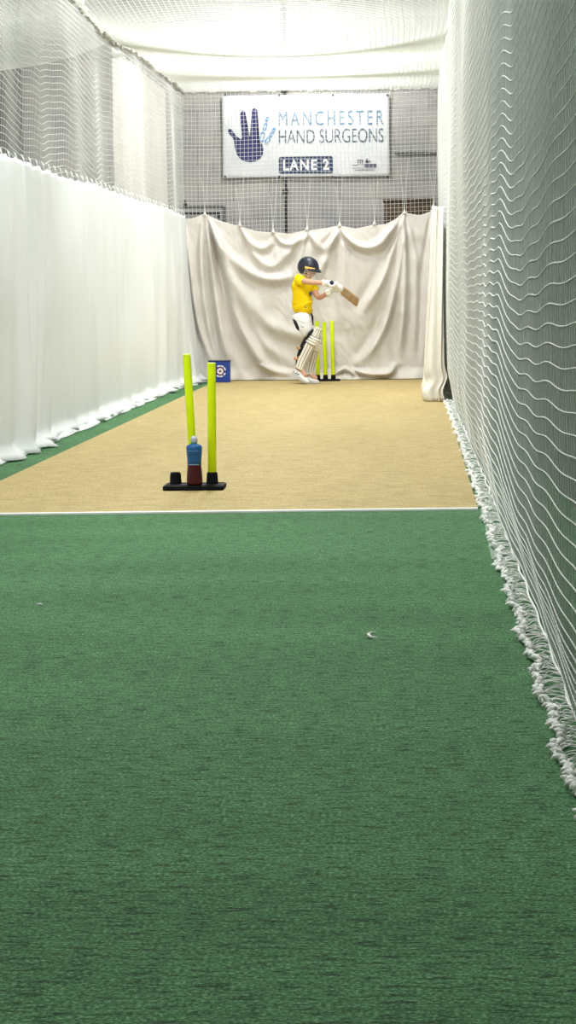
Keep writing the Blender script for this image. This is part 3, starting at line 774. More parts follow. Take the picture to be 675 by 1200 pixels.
# printed lines on the label (front facing the camera)
def label_arc(z0, z1, a0, a1, rr):
    bm = bmesh.new(); n = 10; V1 = []
    for k in range(n + 1):
        a = a0 + (a1 - a0) * k / n
        V1.append([bm.verts.new((math.cos(a) * (rr(z) * R0 * 1.01 + e), math.sin(a) * (rr(z) * R0 * 1.01 + e), z * H)) for e, z in ((.0008, z0), (.0008, z1))])
    for a, b_ in zip(V1, V1[1:]): bm.faces.new((a[0], b_[0], b_[1], a[1]))
    return bm
rr_ = lambda z: np.interp(z, [p[1] for p in profU], [p[0] for p in profU])
m_ln = mat('dark_blue_print', (.01, .04, .16), .4, .4, nscale=8, nvar=.05)
for z0, z1, a0, a1, mm in ((.620, .642, -2.25, -1.05, m_ln), (.700, .706, -2.45, -.8, mat('pale_blue_print', (.25, .5, .7), .4, .4, nscale=8, nvar=.05)), (.415, .43, -2.4, -.8, MATS['pale_blue_print'])):
    bm_obj('label_stripe', label_arc(z0, z1, a0, a1, rr_), mm, bot_)
tag(bot_, 'blue and dark red sports drinks bottle standing on the near stump stand', 'bottle')

# ------------------------------------------------------------------ blue box with emblem
yb = 27.95
bA = on_y(244.5, 445, yb); bB = on_y(269, 423.6, yb)
bw = bB.x - bA.x; bh = bB.z
bc = empty('equipment_box', ((bA.x + bB.x) / 2, yb, .0))
m_blue = mat('royal_blue_board', (.012, .045, .30), .45, .4, nscale=6, nvar=.12)
bm = bmesh.new(); bx(bm, (bA.x, yb, .009), (bB.x, yb + .16, bh), .006); bm_obj('body', bm, m_blue, bc)
bm = bmesh.new(); bx(bm, (bA.x - .004, yb - .004, bh), (bB.x + .004, yb + .164, bh + .012), .003); bm_obj('lid', bm, mat('dark_blue_trim', (.008, .02, .09), .5, .4, nscale=6, nvar=.1), bc)
def disc(cx, cz, r0, r1, y, a0=0, a1=2 * PI, n=28):
    qs = []
    for k in range(n):
        p, q = a0 + (a1 - a0) * k / n, a0 + (a1 - a0) * (k + 1) / n
        qs.append([(cx + r0 * math.cos(p), cz + r0 * math.sin(p)), (cx + r1 * math.cos(p), cz + r1 * math.sin(p)), (cx + r1 * math.cos(q), cz + r1 * math.sin(q)), (cx + r0 * math.cos(q), cz + r0 * math.sin(q))])
    return qs
ec = on_y(258, 435, yb)
m_wr = mat('white_emblem_print', (.8, .8, .82), .5, .3, nscale=8, nvar=.04)
arcs = []
for a0, a1 in ((.15, .75), (.9, 1.4), (1.5, 2.1), (4.0, 4.5), (4.6, 5.2), (5.45, 5.95)): arcs += disc(ec.x, ec.z, .056, .073, 0, a0, a1, 6)
flat_poly('emblem_lettering_ring', arcs, m_wr, y=yb - .003, parent=bc)
flat_poly('emblem_ring', disc(ec.x, ec.z, .040, .050, 0), mat('maroon_print', (.16, .01, .03), .5, .3, nscale=8, nvar=.04), y=yb - .004, parent=bc)
flat_poly('emblem_disc', disc(ec.x, ec.z, .012, .038, 0), m_wr, y=yb - .004, parent=bc)
flat_poly('emblem_centre', disc(ec.x, ec.z, .0005, .014, 0), MATS['maroon_print'], y=yb - .0055, parent=bc)
under(bc); tag(bc, 'royal blue box with round white and red emblem by the back left corner', 'box')

# ------------------------------------------------------------------ lint on the turf
bm = bmesh.new(); q = on_floor(434, 743)
tube(bm, [on_floor(440, 740.5, .008), on_floor(434, 741.5, .009), on_floor(431.5, 743.5, .009), on_floor(435, 746.5, .009), on_floor(442, 747, .008)], [.002, .004, .005, .0045, .0025], 6)
tag(bm_obj('paper_scrap', bm, M_wht), 'small white bent scrap lying on the green turf near the middle', 'scrap')
bm = bmesh.new(); tube(bm, [on_floor(43, 708, .006), on_floor(47, 707.5, .007), on_floor(50, 708.5, .006)], [.002, .004, .002], 6)
tag(bm_obj('paper_scrap', bm, M_wht), 'tiny white fleck lying on the turf close to the left edge', 'scrap')

# ================================================================== the batter
YBAT = 27.4
def B(px, py, d=0.0):
    return on_y(px, py, YBAT + d)
root = empty('batter', (B(356, 447).x, YBAT, .008))
M_skin = mat('skin', (.60, .33, .23), .5, .4, nscale=12, nvar=.06)
M_black = mat('black_legging', (.012, .012, .014), .6, .2, nscale=20, nvar=.2)
M_yel = mat('yellow_jersey', (.87, .62, .006), .75, .15, nscale=9, nvar=.05, bump=.25, bscale=16)
M_trou = mat('white_trouser', (.84, .84, .85), .75, .15, nscale=9, nvar=.03, bump=.3, bscale=14)
M_pad = mat('white_pad_leather', (.80, .77, .69), .6, .2, nscale=9, nvar=.05)
M_padw = mat('white_pad_roll', (.84, .82, .76), .6, .2, nscale=9, nvar=.04)
M_hel = mat('navy_helmet_shell', (.014, .018, .034), .4, .4, nscale=9, nvar=.15)
M_glove = mat('white_glove_leather', (.82, .82, .82), .6, .2, nscale=9, nvar=.04, bump=.2, bscale=40)
M_org = mat('orange_strap', (.72, .42, .20), .6, .2, nscale=9, nvar=.08)
M_met = mat('grille_steel', (.62, .62, .60), .35, .5, metal=.4, nscale=9, nvar=.04)

# joints
pel = B(353.5, 365, 0); spi = B(352.5, 352, -.01); che = B(354, 337, -.01); nkb = B(357, 324.5, 0); nkt = B(359, 319.5, 0); hd = B(362.5, 313.5, -.005); crown = B(361.5, 306, 0)
rsh = B(349.5, 328.5, -.11); rel = B(363, 330.5, -.28); rwr = B(381, 332, -.19)
lsh = B(363.5, 332.5, .11); lel = B(373.5, 350, .0); lwr = B(386, 342, -.07)
rhp = B(352.5, 369, -.07); rkn = B(364.5, 392.5, -.10); ran = B(351, 430, -.10)
lhp = B(356, 370, .08); lkn = B(370.5, 401, .12); lan = B(362.5, 437, .10)
rft = B(358.5, 442, -.15); lft = B(371.5, 444.5, .05)
verts = [pel, spi, che, nkb, nkt, hd, crown, rsh, rel, rwr, lsh, lel, lwr, rhp, rkn, ran, lhp, lkn, lan, rft, lft,
         B(371.5, 322.5, -.01).lerp(hd, .25), B(388, 332.5, -.15), B(391.5, 340, -.03)]
edges = [(0, 1), (1, 2), (2, 3), (3, 4), (4, 5), (5, 6), (2, 7), (7, 8), (8, 9), (2, 10), (10, 11), (11, 12), (0, 13), (13, 14), (14, 15), (0, 16), (16, 17), (17, 18), (15, 19), (18, 20), (9, 22), (12, 23)]
verts.pop(21); edges = [tuple(i if i < 21 else i - 1 for i in e) for e in edges]
radii = [.085, .082, .088, .045, .044, .078, .066, .040, .034, .026, .05, .036, .026, .070, .045, .034, .070, .045, .034, .03, .03, .03, .03]
body = skin_obj('body', verts, edges, radii, M_skin, root)
# face: jaw, nose, ear, eyes, mouth in the head's own frame (looking to +X, a little down and towards the camera)
fwd = Vector((.80, -.50, -.30)).normalized(); side = Vector((-fwd.y, fwd.x, 0)).normalized(); upv = fwd.cross(side).normalized()
if upv.z < 0: upv = -upv
HM = Matrix((fwd, side, upv)).transposed().to_4x4(); HM.translation = B(363, 315.5, -.005)
bm = bmesh.new()
vs = blob(bm, (0, 0, 0), (.088, .070, .100), None, 24)
for v in bm.verts:
    x, y, z = v.co
    if x > 0:
        v.co.x += .020 * math.exp(-(y / .014) ** 2 - ((z + .018) / .020) ** 2)        # nose
        v.co.x += .010 * math.exp(-(y / .022) ** 2 - ((z + .078) / .018) ** 2)        # chin
        v.co.x -= .007 * (math.exp(-((abs(y) - .028) / .014) ** 2 - ((z - .006) / .012) ** 2))   # eye sockets
        v.co.x += .006 * math.exp(-(y / .02) ** 2 - ((z + .047) / .008) ** 2)         # lips
    v.co.y *= 1 - .25 * max(0, -z) / .1
for s in (-1, 1): blob(bm, (-.012, s * .070, -.012), (.016, .008, .026), None, 10)
bmesh.ops.transform(bm, matrix=HM, verts=bm.verts[:])
o = bm_obj('face', bm, M_skin, root, True)
for s in (-1, 1):
    bm = bmesh.new(); blob(bm, (.075, s * .028, .006), (.008, .011, .006), None, 10)
    bmesh.ops.transform(bm, matrix=HM, verts=bm.verts[:]); bm_obj('eye', bm, mat('eye_white_dark', (.05, .035, .03), .2, .5, nscale=30, nvar=.3), o, True)
bm = bmesh.new(); blob(bm, (.090, 0, -.047), (.006, .018, .004), None, 10); bmesh.ops.transform(bm, matrix=HM, verts=bm.verts[:]); bm_obj('mouth', bm, mat('lip', (.42, .14, .12), .5, .3, nscale=30, nvar=.1), o, True)
bm = bmesh.new(); vs = blob(bm, (-.012, 0, .012), (.088, .076, .098), None, 20)
for v in bm.verts:
    if v.co.x > .03 and v.co.z < .05: v.co.x *= .3
bmesh.ops.transform(bm, matrix=HM, verts=bm.verts[:]); bm_obj('hair', bm, mat('brown_hair', (.06, .035, .02), .6, .3, nscale=60, nvar=.4), root, True)
# helmet
helm = bpy.data.objects.new('helmet', None); COL.objects.link(helm); helm.parent = root
HH = HM.copy(); HH.translation = B(361.3, 312.8, -.005)
nth, nph = 20, 40; V = []; Fq = []
for i in range(nth + 1):
    for j in range(nph):
        ph = 2 * PI * j / nph
        c = math.cos(ph)
        rim = PI * (.50 + .13 * (1 - c) / 2 + .20 * math.exp(-((abs(((ph + PI) % (2 * PI)) - PI) - 1.9) / .7) ** 2) )
        th = rim * i / nth
        V.append((.136 * math.sin(th) * math.cos(ph) * (1.0), .112 * math.sin(th) * math.sin(ph), .122 * math.cos(th)))
for i in range(nth):
    for j in range(nph):
        Fq.append((i * nph + j, (i + 1) * nph + j, (i + 1) * nph + (j + 1) % nph, i * nph + (j + 1) % nph))
V = [tuple(HH @ Vector(v)) for v in V]
shell = from_np('shell', V, Fq, M_hel, helm); md = shell.modifiers.new('t', 'SOLIDIFY'); md.thickness = .010; md.offset = -1
# peak
n = 16; V = []; Fq = []
for i in range(n + 1):
    a = -1.15 + 2.3 * i / n
    for k, e in enumerate((0, .5, 1)):
        L = .052 * math.cos(a * .95) * e
        V.append(HH @ Vector((.134 * math.cos(a) + L, .110 * math.sin(a) + 0.01 * e * math.sin(a), .012 - .028 * e + .006 * math.cos(a))))
for i in range(n):
    for k in range(2): Fq.append((i * 3 + k, i * 3 + k + 1, i * 3 + k + 4, i * 3 + k + 3))
o = from_np('peak', [tuple(v) for v in V], Fq, M_hel, helm); md = o.modifiers.new('t', 'SOLIDIFY'); md.thickness = .009
# gold strip on the side above the ear
for s in (-1, 1):
    bm = bmesh.new(); rows = []
    for k in range(11):
        a = s * (.42 + .95 * k / 10)
        rows.append([bm.verts.new(HH @ Vector(((.139) * math.cos(a), .1150 * math.sin(a), z))) for z in (-.012, .022 - .004 * (k / 10))])
    for a_, b_ in zip(rows, rows[1:]): bm.faces.new((a_[0], b_[0], b_[1], a_[1]))
    o = bm_obj('side_strip', bm, mat('gold_strip', (.85, .48, .08), .4, .4, nscale=9, nvar=.1), helm, True); md = o.modifiers.new('t', 'SOLIDIFY'); md.thickness = .006; md.offset = 0
# grille
bm = bmesh.new()
for z, ext in ((-.035, .150), (-.062, .155), (-.090, .150), (-.112, .138)):
    tube(bm, [HH @ Vector((ext * math.cos(a), .104 * math.sin(a) * 1.02, z + .015 * (1 - math.cos(a)))) for a in np.linspace(-1.35, 1.35, 15)], .0038, 6)
for a in (-1.35, -.95, .95, 1.35):
    tube(bm, [HH @ Vector((e * math.cos(a), .104 * math.sin(a), z)) for z, e in ((.0, .136), (-.04, .150), (-.075, .152), (-.112, .138))], .0038, 6)
bm_obj('grille', bm, M_met, helm, True)
bm = bmesh.new()
for s in (-1, 1): tube(bm, [HH @ Vector(p) for p in ((.02, s * .104, -.03), (.035, s * .085, -.075), (.045, s * .045, -.118), (.05, 0, -.125))], .006, 6)
bm_obj('chin_strap', bm, M_black, helm, True)

# shirt: short-sleeved jersey
def L_(a, b, t): return a.lerp(b, t)
sv = [B(354.5, 360.5, 0), B(353.5, 352, -.01), B(353.5, 341, -.01), B(353.5, 332, -.01), B(355, 324.5, 0),
      B(348.0, 326.5, -.11), L_(rsh, rel, .60) + Vector((0, 0, -.008)), lsh, L_(lsh, lel, .62)]
se = [(0, 1), (1, 2), (2, 3), (3, 4), (3, 5), (5, 6), (3, 7), (7, 8)]
sr = [(.142, .125), (.146, .125), (.150, .13), (.142, .12), .066, .088, .078, .076, .064]
shirt = skin_obj('jersey', sv, se, sr, M_yel, root)
dv = Vector((-.85, .3, 0)).normalized()
for v in shirt.data.vertices:      # cloth creases
    p = v.co; f = mnoise.noise(Vector((p.x * 9, p.y * 9, p.z * 16))) * .018 + mnoise.noise(Vector((p.x * 20, p.y * 20, p.z * 30 + 4))) * .007
    v.co = p + v.normal * f
# rear hem hanging out at the waist
bm = bmesh.new()
cpl = B(364.5, 363, -.09)
tube(bm, [B(354, 355, -.02), B(355.5, 360, -.02), B(358.5, 364, -.03), B(362, 366, -.05)], [.132, .122, .095, .06], 24); bm_obj('jersey_hem', bm, M_yel, shirt, True)
# collar
bm = bmesh.new(); ccc = B(357, 324.3, 0)
tube(bm, [ccc + Vector((math.cos(a) * .058, math.sin(a) * .056, .008 + .01 * math.cos(a))) for a in np.linspace(0, 2 * PI, 19)], .010, 6); bm_obj('collar', bm, M_yel, shirt, True)
# crest on the chest
bm = bmesh.new(); ec_ = B(364, 344, -.12); blob(bm, (0, 0, 0), (.024, .010, .030), Matrix.Rotation(.7, 4, 'Z'), 10)
bmesh.ops.translate(bm, vec=ec_, verts=bm.verts[:]); o = bm_obj('crest', bm, mat('dark_grey_crest', (.10, .11, .12), .6, .2, nscale=80, nvar=.6), shirt, True)

# trousers with padded thighs
tv = [B(353, 362.5, 0), B(352.5, 371, -.07), B(356, 381, -.09), B(359.5, 389, -.10), B(356, 395, -.10), B(357, 371, .08), B(362, 386, .11), B(367.5, 396, .12)]
te = [(0, 1), (1, 2), (2, 3), (3, 4), (0, 5), (5, 6), (6, 7)]
trs = [(.108, .110), (.118, .115), (.108, .10), (.082, .08), (.045, .05), (.10, .10), (.085, .085), (.07, .07)]
trousers = skin_obj('trousers', tv, te, trs, M_trou, root)
for v in trousers.data.vertices:
    p = v.co; v.co = p + v.normal * (mnoise.noise(Vector((p.x * 9, p.y * 9, p.z * 14))) * .013)
# black thigh straps / leggings
lv = [L_(rhp, rkn, .62), rkn, L_(rkn, ran, .25) + Vector((-.035, 0, 0)), L_(rkn, ran, .6) + Vector((-.045, 0, 0)), ran + Vector((-.02, 0, 0))]
skin_obj('legging', lv, [(0, 1), (1, 2), (2, 3), (3, 4)], [.062, .054, .046, .042, .034], M_black, root, 2)
lv = [L_(lhp, lkn, .62), lkn, L_(lkn, lan, .4), lan]
skin_obj('legging', lv, [(0, 1), (1, 2), (2, 3)], [.066, .062, .056, .040], M_black, root, 2)
bm = bmesh.new()
tube(bm, [B(343.5, 372, -.10), B(346, 377, -.14), B(349, 384, -.15), B(350.5, 387, -.13)], [.010, .022, .022, .012], 8)
tube(bm, [B(364.8, 367, -.11), B(366, 371, -.12), B(366.3, 376, -.11), B(367, 381, -.1)], [.008, .014, .010, .007], 8)
tube(bm, [B(367, 386, -.17), B(363, 391, -.19), B(359, 397, -.17)], [.012, .020, .012], 8)
bm_obj('thigh_strap', bm, M_black, root, True)
for cx_, cy_ in ((349.5, 407.5), (346.6, 420)):
    bm = bmesh.new(); tube(bm, [B(cx_ + 2.5, cy_ + 1, -.17), B(cx_, cy_ - 1.8, -.17), B(cx_ - 1.6, cy_ - .4, -.15), B(cx_ - 1.0, cy_ + 1.5, -.13), B(cx_ + 2, cy_ + 1.6, -.12)], .009, 6); bm_obj('pad_buckle_strap', bm, M_org, root, True)
bm = bmesh.new(); tube(bm, [B(352.5, 381.5, -.20), B(354.5, 383.5, -.205), B(356.5, 383, -.205)], [.004, .006, .002], 6)
bm_obj('trouser_mark', bm, mat('grey_mark', (.25, .27, .32), .6, .2, nscale=30, nvar=.1), trousers, True); bm = bmesh.new()
tube(bm, [B(357.5, 359.2, -.13), B(359, 361.0, -.135)], [.006, .006], 6)
bm_obj('trouser_mark', bm, mat('grey_mark', (.25, .27, .32), .6, .2, nscale=30, nvar=.1), trousers, True)
bm = bmesh.new()
for pts in ([B(350.5, 375.5, -.175), B(357, 378.5, -.195), B(362.5, 377, -.19), B(366, 378, -.17)],):
    tube(bm, pts, .0035, 5)
bm_obj('seam', bm, mat('pale_grey_seam', (.6, .6, .64), .7, .2, nscale=30, nvar=.05), trousers, True)

# leg pads
def leg_pad(top, bot, face, wt, wb, m, name='leg_pad'):
    top = Vector(top); bot = Vector(bot); ax = (bot - top); Lh = ax.length; ax.normalize()
    face = (face - ax * face.dot(ax)).normalized(); sd = ax.cross(face)
    pad = bpy.data.objects.new(name, None); COL.objects.link(pad); pad.parent = root
    def surf(s, a, off=0.0):
        w = (wt + (wb - wt) * s) * (1 - .22 * math.exp(-(s / .10) ** 2) )
        rr = w * (1 + .16 * math.exp(-((s - .26) / .10) ** 2)) + off
        flare = .018 * math.exp(-((s - 1.0) / .12) ** 2)
        return top + ax * (Lh * s) + face * ((rr) * math.cos(a) * .95 - w * .35 + flare) + sd * (rr * math.sin(a))
    ns, na = 40, 34; V = []; 
    amax = 1.75
    for i in range(ns + 1):
        s = i / ns
        am = amax * (.62 + .38 * min(1, s / .18)) * (1 - .12 * max(0, (s - .85) / .15))
        for j in range(na + 1):
            a = -am + 2 * am * j / na
            rib = .007 * abs(math.cos(a / am * PI * 2.6)) ** .5 if (s < .22 or s > .42) else .004
            V.append(tuple(surf(s, a, rib)))
    Fq = [(i * (na + 1) + j, i * (na + 1) + j + 1, (i + 1) * (na + 1) + j + 1, (i + 1) * (na + 1) + j) for i in range(ns) for j in range(na)]
    o = from_np('pad_front', V, Fq, m, pad); md = o.modifiers.new('t', 'SOLIDIFY'); md.thickness = .022; md.offset = -1
    for s in (.245, .305, .365):
        bm = bmesh.new(); tube(bm, [surf(s + .012 * math.cos(a * .8), a, .008) for a in np.linspace(-1.6, 1.6, 17)], [.010 + .007 * math.cos(a * .9) for a in np.linspace(-1.6, 1.6, 17)], 8)
        bm_obj('knee_roll', bm, M_padw, pad, True)
    bm = bmesh.new()
    for a0 in (-.95, -.32, .32, .95):
        tube(bm, [surf(s, a0 * (.7 + .3 * min(1, s / .3)), .0035) for s in np.linspace(.43, .96, 14)], .0042, 5)
        tube(bm, [surf(s, a0 * .75, .0035) for s in np.linspace(.03, .20, 6)], .0042, 5)
    for s in (.212, .275, .335, .402): tube(bm, [surf(s + .012 * math.cos(a * .8), a, .006) for a in np.linspace(-1.6, 1.6, 17)], .0055, 5)
    bm_obj('piping', bm, mat('grey_piping', (.20, .19, .17), .7, .2, nscale=30, nvar=.1), pad, True)
    for s in (.50, .76):
        bm = bmesh.new(); pts = []
        for a in np.linspace(1.75, 2 * PI - 1.75, 12):
            p = top + ax * (Lh * s) + face * (.062 * math.cos(a) - .01) + sd * (.062 * math.sin(a)); pts.append(p)
        tube(bm, pts, .011, 6); bm_obj('strap', bm, M_org, pad, True)
    return pad
leg_pad(B(374.5, 384, -.13), B(350.3, 432.5, -.12), Vector((.62, -.78, 0)), .062, .052, M_pad)
leg_pad(B(374.5, 393, .11), B(362, 438.5, .09), Vector((.75, -.60, 0)), .056, .048, M_pad)

# shoes
def shoe(heel, toe, zt, name='shoe'):
    heel = Vector(heel); toe = Vector(toe); ax = toe - heel; L = ax.length; ax.normalize()
    sd = ax.cross(Vector((0, 0, 1))).normalized(); up = sd.cross(ax).normalized()
    sh = bpy.data.objects.new(name, None); COL.objects.link(sh); sh.parent = root
    prof = [(-.02, .010, .030), (.0, .028, .055), (.10, .036, .082), (.22, .038, .088), (.34, .038, .076), (.5, .041, .060), (.68, .046, .050), (.84, .043, .042), (.95, .030, .033), (1.0, .012, .022)]
    n = 18; V = []; Fq = []
    for s, w, h in prof:
        for k in range(n):
            a = 2 * PI * k / n; c, s_ = math.cos(a), math.sin(a)
            V.append(tuple(heel + ax * (L * s) + sd * (w * math.copysign(abs(c) ** .7, c)) + up * (.012 + (h - .012) * (.5 + .5 * math.copysign(abs(s_) ** .8, s_)))))
    for i in range(len(prof) - 1):
        for k in range(n): Fq.append((i * n + k, i * n + (k + 1) % n, (i + 1) * n + (k + 1) % n, (i + 1) * n + k))
    from_np('upper', V, Fq, M_trou, sh)
    bm = bmesh.new(); rows = []
    for s, w, h in prof:
        w = w * 1.08
        rows.append([bm.verts.new(heel + ax * (L * s) + sd * (x * w) + up * z) for x, z in ((-1, .0), (1, .0), (1.02, .018), (-1.02, .018))])
    for a, b_ in zip(rows, rows[1:]):
        for k in range(4): bm.faces.new((a[k], a[(k + 1) % 4], b_[(k + 1) % 4], b_[k]))
    bm.faces.new(rows[0]); bm.faces.new(rows[-1][::-1])
    bm_obj('sole', bm, mat('pale_sole', (.62, .62, .62), .6, .3, nscale=30, nvar=.08), sh)
    bm = bmesh.new()
    for s in (.34, .42, .50, .58):
        h = np.interp(s, [p[0] for p in prof], [p[2] for p in prof]); 
        tube(bm, [heel + ax * (L * s) + sd * (.024 * x) + up * (h + .002 - .012 * abs(x)) for x in (-1, -.5, 0, .5, 1)], .0035, 5)
    bm_obj('laces', bm, mat('grey_lace', (.3, .31, .34), .7, .2, nscale=30, nvar=.1), sh, True)
    for s0, s1 in ((.18, .30), (.30, .42), (.05, .12)):
        for sgn in (-1, 1):
            bm = bmesh.new()
            w0 = np.interp(s0, [p[0] for p in prof], [p[1] for p in prof]); w1 = np.interp(s1, [p[0] for p in prof], [p[1] for p in prof])
            tube(bm, [heel + ax * (L * s0) + sd * (sgn * (w0 + .0005)) + up * .030, heel + ax * (L * s1) + sd * (sgn * (w1 + .0)) + up * .056], .004, 5)
            bm_obj('side_stripe', bm, mat('dark_blue_stripe', (.05, .06, .12), .6, .3, nscale=30, nvar=.1), sh, True)
    bm = bmesh.new(); c = heel + ax * (L * .16) + up * .088
    tube(bm, [c + ax * (.032 * math.cos(a)) + sd * (.030 * math.sin(a)) for a in np.linspace(0, 2 * PI, 15)], .008, 6)
    bm_obj('collar', bm, mat('red_lining', (.45, .10, .09), .7, .2, nscale=30, nvar=.1), sh, True)
    return sh
hl = B(343, 436.5, -.08); te_ = B(361, 447.5, -.17); te_.z = .012
shoe(hl + Vector((0, 0, -.015)), te_, 0)
hl = on_floor(357.5, 446.5, .011); te2 = on_floor(375.5, 447.2, .011)
hl.y = YBAT + .08; te2.y = YBAT + .03; shoe(hl, te2, 0)

# bat (held: its own thing)
bE = B(388.6, 331, -.22); bT = B(419.3, 354.5, .0); 
tot = .74; dxz = Vector((bT.x - bE.x, 0, bT.z - bE.z)); bT.y = bE.y + math.sqrt(max(.01, tot ** 2 - dxz.length ** 2))
bT = on_y(419.3, 354.5, bT.y)
a_ = (bT - bE).normalized(); w_ = (Vector((0, 0, 1)) - a_ * a_.z).normalized(); n_ = w_.cross(a_).normalized()
if n_.y > 0: n_ = -n_
n_ = (Matrix.Rotation(.12, 3, a_) @ n_).normalized(); w_ = a_.cross(n_).normalized(); Ltot = (bT - bE).length
bat = empty('cricket_bat', bE)
def bp(s, x, z): return bE + a_ * s + w_ * x + n_ * z
hl_ = .27
sec = [(hl_ - .02, .018, .018, .018), (hl_ + .0, .026, .019, .020), (hl_ + .035, .050, .014, .022), (hl_ + .08, .053, .012, .026), (hl_ + .25, .053, .014, .036), (Ltot - .12, .053, .013, .036), (Ltot - .03, .053, .012, .026), (Ltot - .005, .050, .010, .020), (Ltot, .044, .008, .016)]
V = []; Fq = []
for s, hw, f, bk in sec:
    V += [tuple(bp(s, x, z)) for x, z in ((-hw, f * .6), (-hw * .5, f), (hw * .5, f), (hw, f * .6), (hw, -f * .4), (hw * .25, -bk), (-hw * .25, -bk), (-hw, -f * .4))]
for i in range(len(sec) - 1):
    for k in range(8): Fq.append((i * 8 + k, i * 8 + (k + 1) % 8, (i + 1) * 8 + (k + 1) % 8, (i + 1) * 8 + k))
Fq.append((len(V) - 8, len(V) - 7, len(V) - 2, len(V) - 1)); Fq.append((len(V) - 7, len(V) - 6, len(V) - 3, len(V) - 2)); Fq.append((len(V) - 6, len(V) - 5, len(V) - 4, len(V) - 3))
o = from_np('blade', V, Fq, mat('willow_wood', (.52, .33, .15), .5, .3, nscale=14, nvar=.18), bat, False)
bm = bmesh.new(); n = 22
tube(bm, [bp(s, 0, 0) for s in np.linspace(0, hl_ + .01, n)], [.0175 + .0012 * (i % 2) for i in range(n)], 14); bm_obj('grip', bm, mat('navy_rubber_grip', (.015, .02, .05), .6, .3, nscale=30, nvar=.15), bat, True)
bm = bmesh.new(); tube(bm, [bp(-.012, 0, 0), bp(-.008, 0, 0), bp(.004, 0, 0), bp(.018, 0, 0)], [.016, .023, .025, .018], 16); bm_obj('grip_end', bm, MATS['navy_rubber_grip'], bat, True)
bm = bmesh.new()
for s in (hl_ + .12, hl_ + .15): bx(bm, (-.03, -.008, -.001), (.03, .008, .001), 0, Matrix.Translation(bp(s, 0, .0155)) @ Matrix((w_, a_, n_)).transposed().to_4x4())
bm_obj('sticker', bm, mat('grey_blue_sticker', (.35, .38, .42), .5, .3, nscale=30, nvar=.2), bat)
under(bat); tag(bat, 'wooden cricket bat swung outward in both gloved hands of the batter', 'cricket bat')

# batting gloves closing on the handle
def glove(s0, wrist, thumb_sign):
    gl = bpy.data.objects.new('batting_glove', None); COL.objects.link(gl); gl.parent = root
    c = bp(s0, 0, 0); p = (wrist - c); p = (p - a_ * p.dot(a_)).normalized(); q = -a_.cross(p)
    lens = [3.9, 4.3, 4.1, 3.5]
    for k in range(4):
        sc = s0 + (k - 1.5) * .026; pts = []
        for t in np.linspace(0, 1, 9):
            ph = -.55 + lens[k] * t; R = .038 - .003 * t
            if t < .15: R = .044
            pts.append(bp(sc, 0, 0) + p * (R * math.cos(ph)) + q * (R * math.sin(ph)))
        bm = bmesh.new(); tube(bm, pts, [.0165, .0175, .0155, .0170, .0155, .0165, .015, .014, .009], 9)
        bm_obj('finger', bm, M_glove, gl, True)
    bm = bmesh.new(); pts = []
    for t in np.linspace(0, 1, 7):
        ph = .5 - 2.7 * t; pts.append(bp(s0 + thumb_sign * (.048 + .006 * t), 0, 0) + p * ((.046 - .010 * t) * math.cos(ph)) + q * ((.046 - .010 * t) * math.sin(ph)))
    tube(bm, pts, [.016, .017, .0155, .016, .015, .013, .008], 9); bm_obj('thumb', bm, M_glove, gl, True)
    back = c + p * .052 + q * -.012
    bm = bmesh.new(); tube(bm, [bp(s0, 0, 0) + p * .040 - q * .012, back, L_(back, wrist, .5), L_(back, wrist, .9)], [.030, .042, .038, .034], 16)
    bm_obj('palm', bm, M_glove, gl, True)
    d = (L_(back, wrist, 1.0) - back).normalized(); w0 = L_(back, wrist, .85); 
    bm = bmesh.new(); tube(bm, [w0, w0 + d * .02, w0 + d * .055, w0 + d * .06], [.034, .038, .040, .034], 16); bm_obj('cuff', bm, M_padw, gl, True)
    return gl
glove(.066, rwr, 1); glove(.180, lwr, 1)
# parent inverse for every nested child modelled in world space
inv = Matrix.Translation(root.location).inverted()
for c in root.children: c.matrix_parent_inverse = inv
tag(root, 'young batter in yellow jersey, navy helmet and white pads playing a shot', 'person')

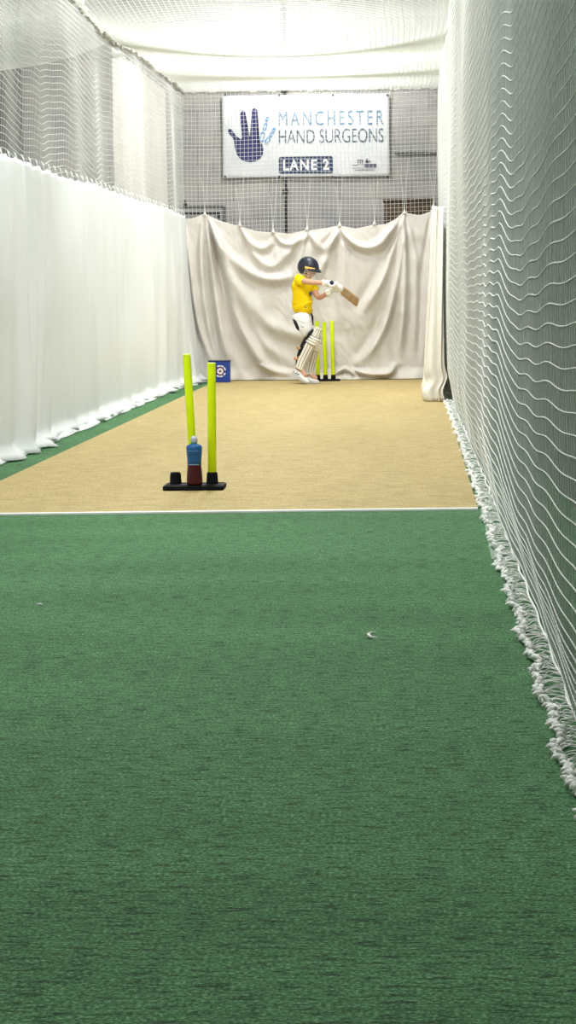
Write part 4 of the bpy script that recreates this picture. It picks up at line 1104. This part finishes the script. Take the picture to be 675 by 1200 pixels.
# ------------------------------------------------------------------ lights
M_tube = mat('lit_tube', (1.0, .985, .95), .5, .2, emis=6)
def fixture(x, y, z, power, ln=1.5, label=''):
    r = empty('batten_light', (x, y, z))
    bm = bmesh.new(); bx(bm, (-.08, -ln / 2, 0), (.08, ln / 2, .06), .01); bx(bm, (-.01, -ln * .3 - .01, .06), (.01, -ln * .3 + .01, ZR - z), 0); bx(bm, (-.01, ln * .3 - .01, .06), (.01, ln * .3 + .01, ZR - z), 0)
    bm_obj('housing', bm, M_wht, r)
    bm = bmesh.new()
    for s in (-.04, .04): tube(bm, [(s, -ln / 2 + .03, -.016), (s, ln / 2 - .03, -.016)], .013, 8)
    bm_obj('tube', bm, M_tube, r, True)
    ld = bpy.data.lights.new('batten_glow', 'AREA'); ld.shape = 'RECTANGLE'; ld.size = .3; ld.size_y = ln; ld.energy = power; ld.color = (.99, 1, 1)
    lo = bpy.data.objects.new('batten_glow', ld); COL.objects.link(lo); lo.parent = r; lo.location = (0, 0, -.04)
    lo2 = bpy.data.objects.new('batten_glow', ld.copy()); COL.objects.link(lo2); lo2.parent = r; lo2.location = (0, 0, .075); lo2.rotation_euler.x = PI; lo2.data.energy = power * .18
    tag(r, label, 'light', 'batten lights above the overhead netting')
LP = [(-1.2, 1.5, 28), (-1.2, 6.0, 68), (-1.2, 10.5, 105), (-1.2, 15.0, 100), (-1.2, 19.5, 120), (-1.2, 23.6, 140), (-1.2, 27.3, 88), (-4.2, 12.0, 35), (-4.2, 20.0, 45), (-4.2, 26.0, 35)]
for x, y, p in LP: fixture(x, y, 4.75, p, 1.5, 'slim white ceiling batten light hung above the overhead netting')
w = bpy.data.worlds.new('world'); scene.world = w; w.use_nodes = True
w.node_tree.nodes['Background'].inputs[0].default_value = (.8, .85, .9, 1); w.node_tree.nodes['Background'].inputs[1].default_value = .15

scene.view_settings.view_transform = 'Standard'; scene.view_settings.look = 'None'; scene.view_settings.gamma = 1; scene.view_settings.use_curve_mapping = False
scene.view_settings.exposure = 0.82
scene.cycles.max_bounces = 10; scene.cycles.diffuse_bounces = 6; scene.cycles.transparent_max_bounces = 8
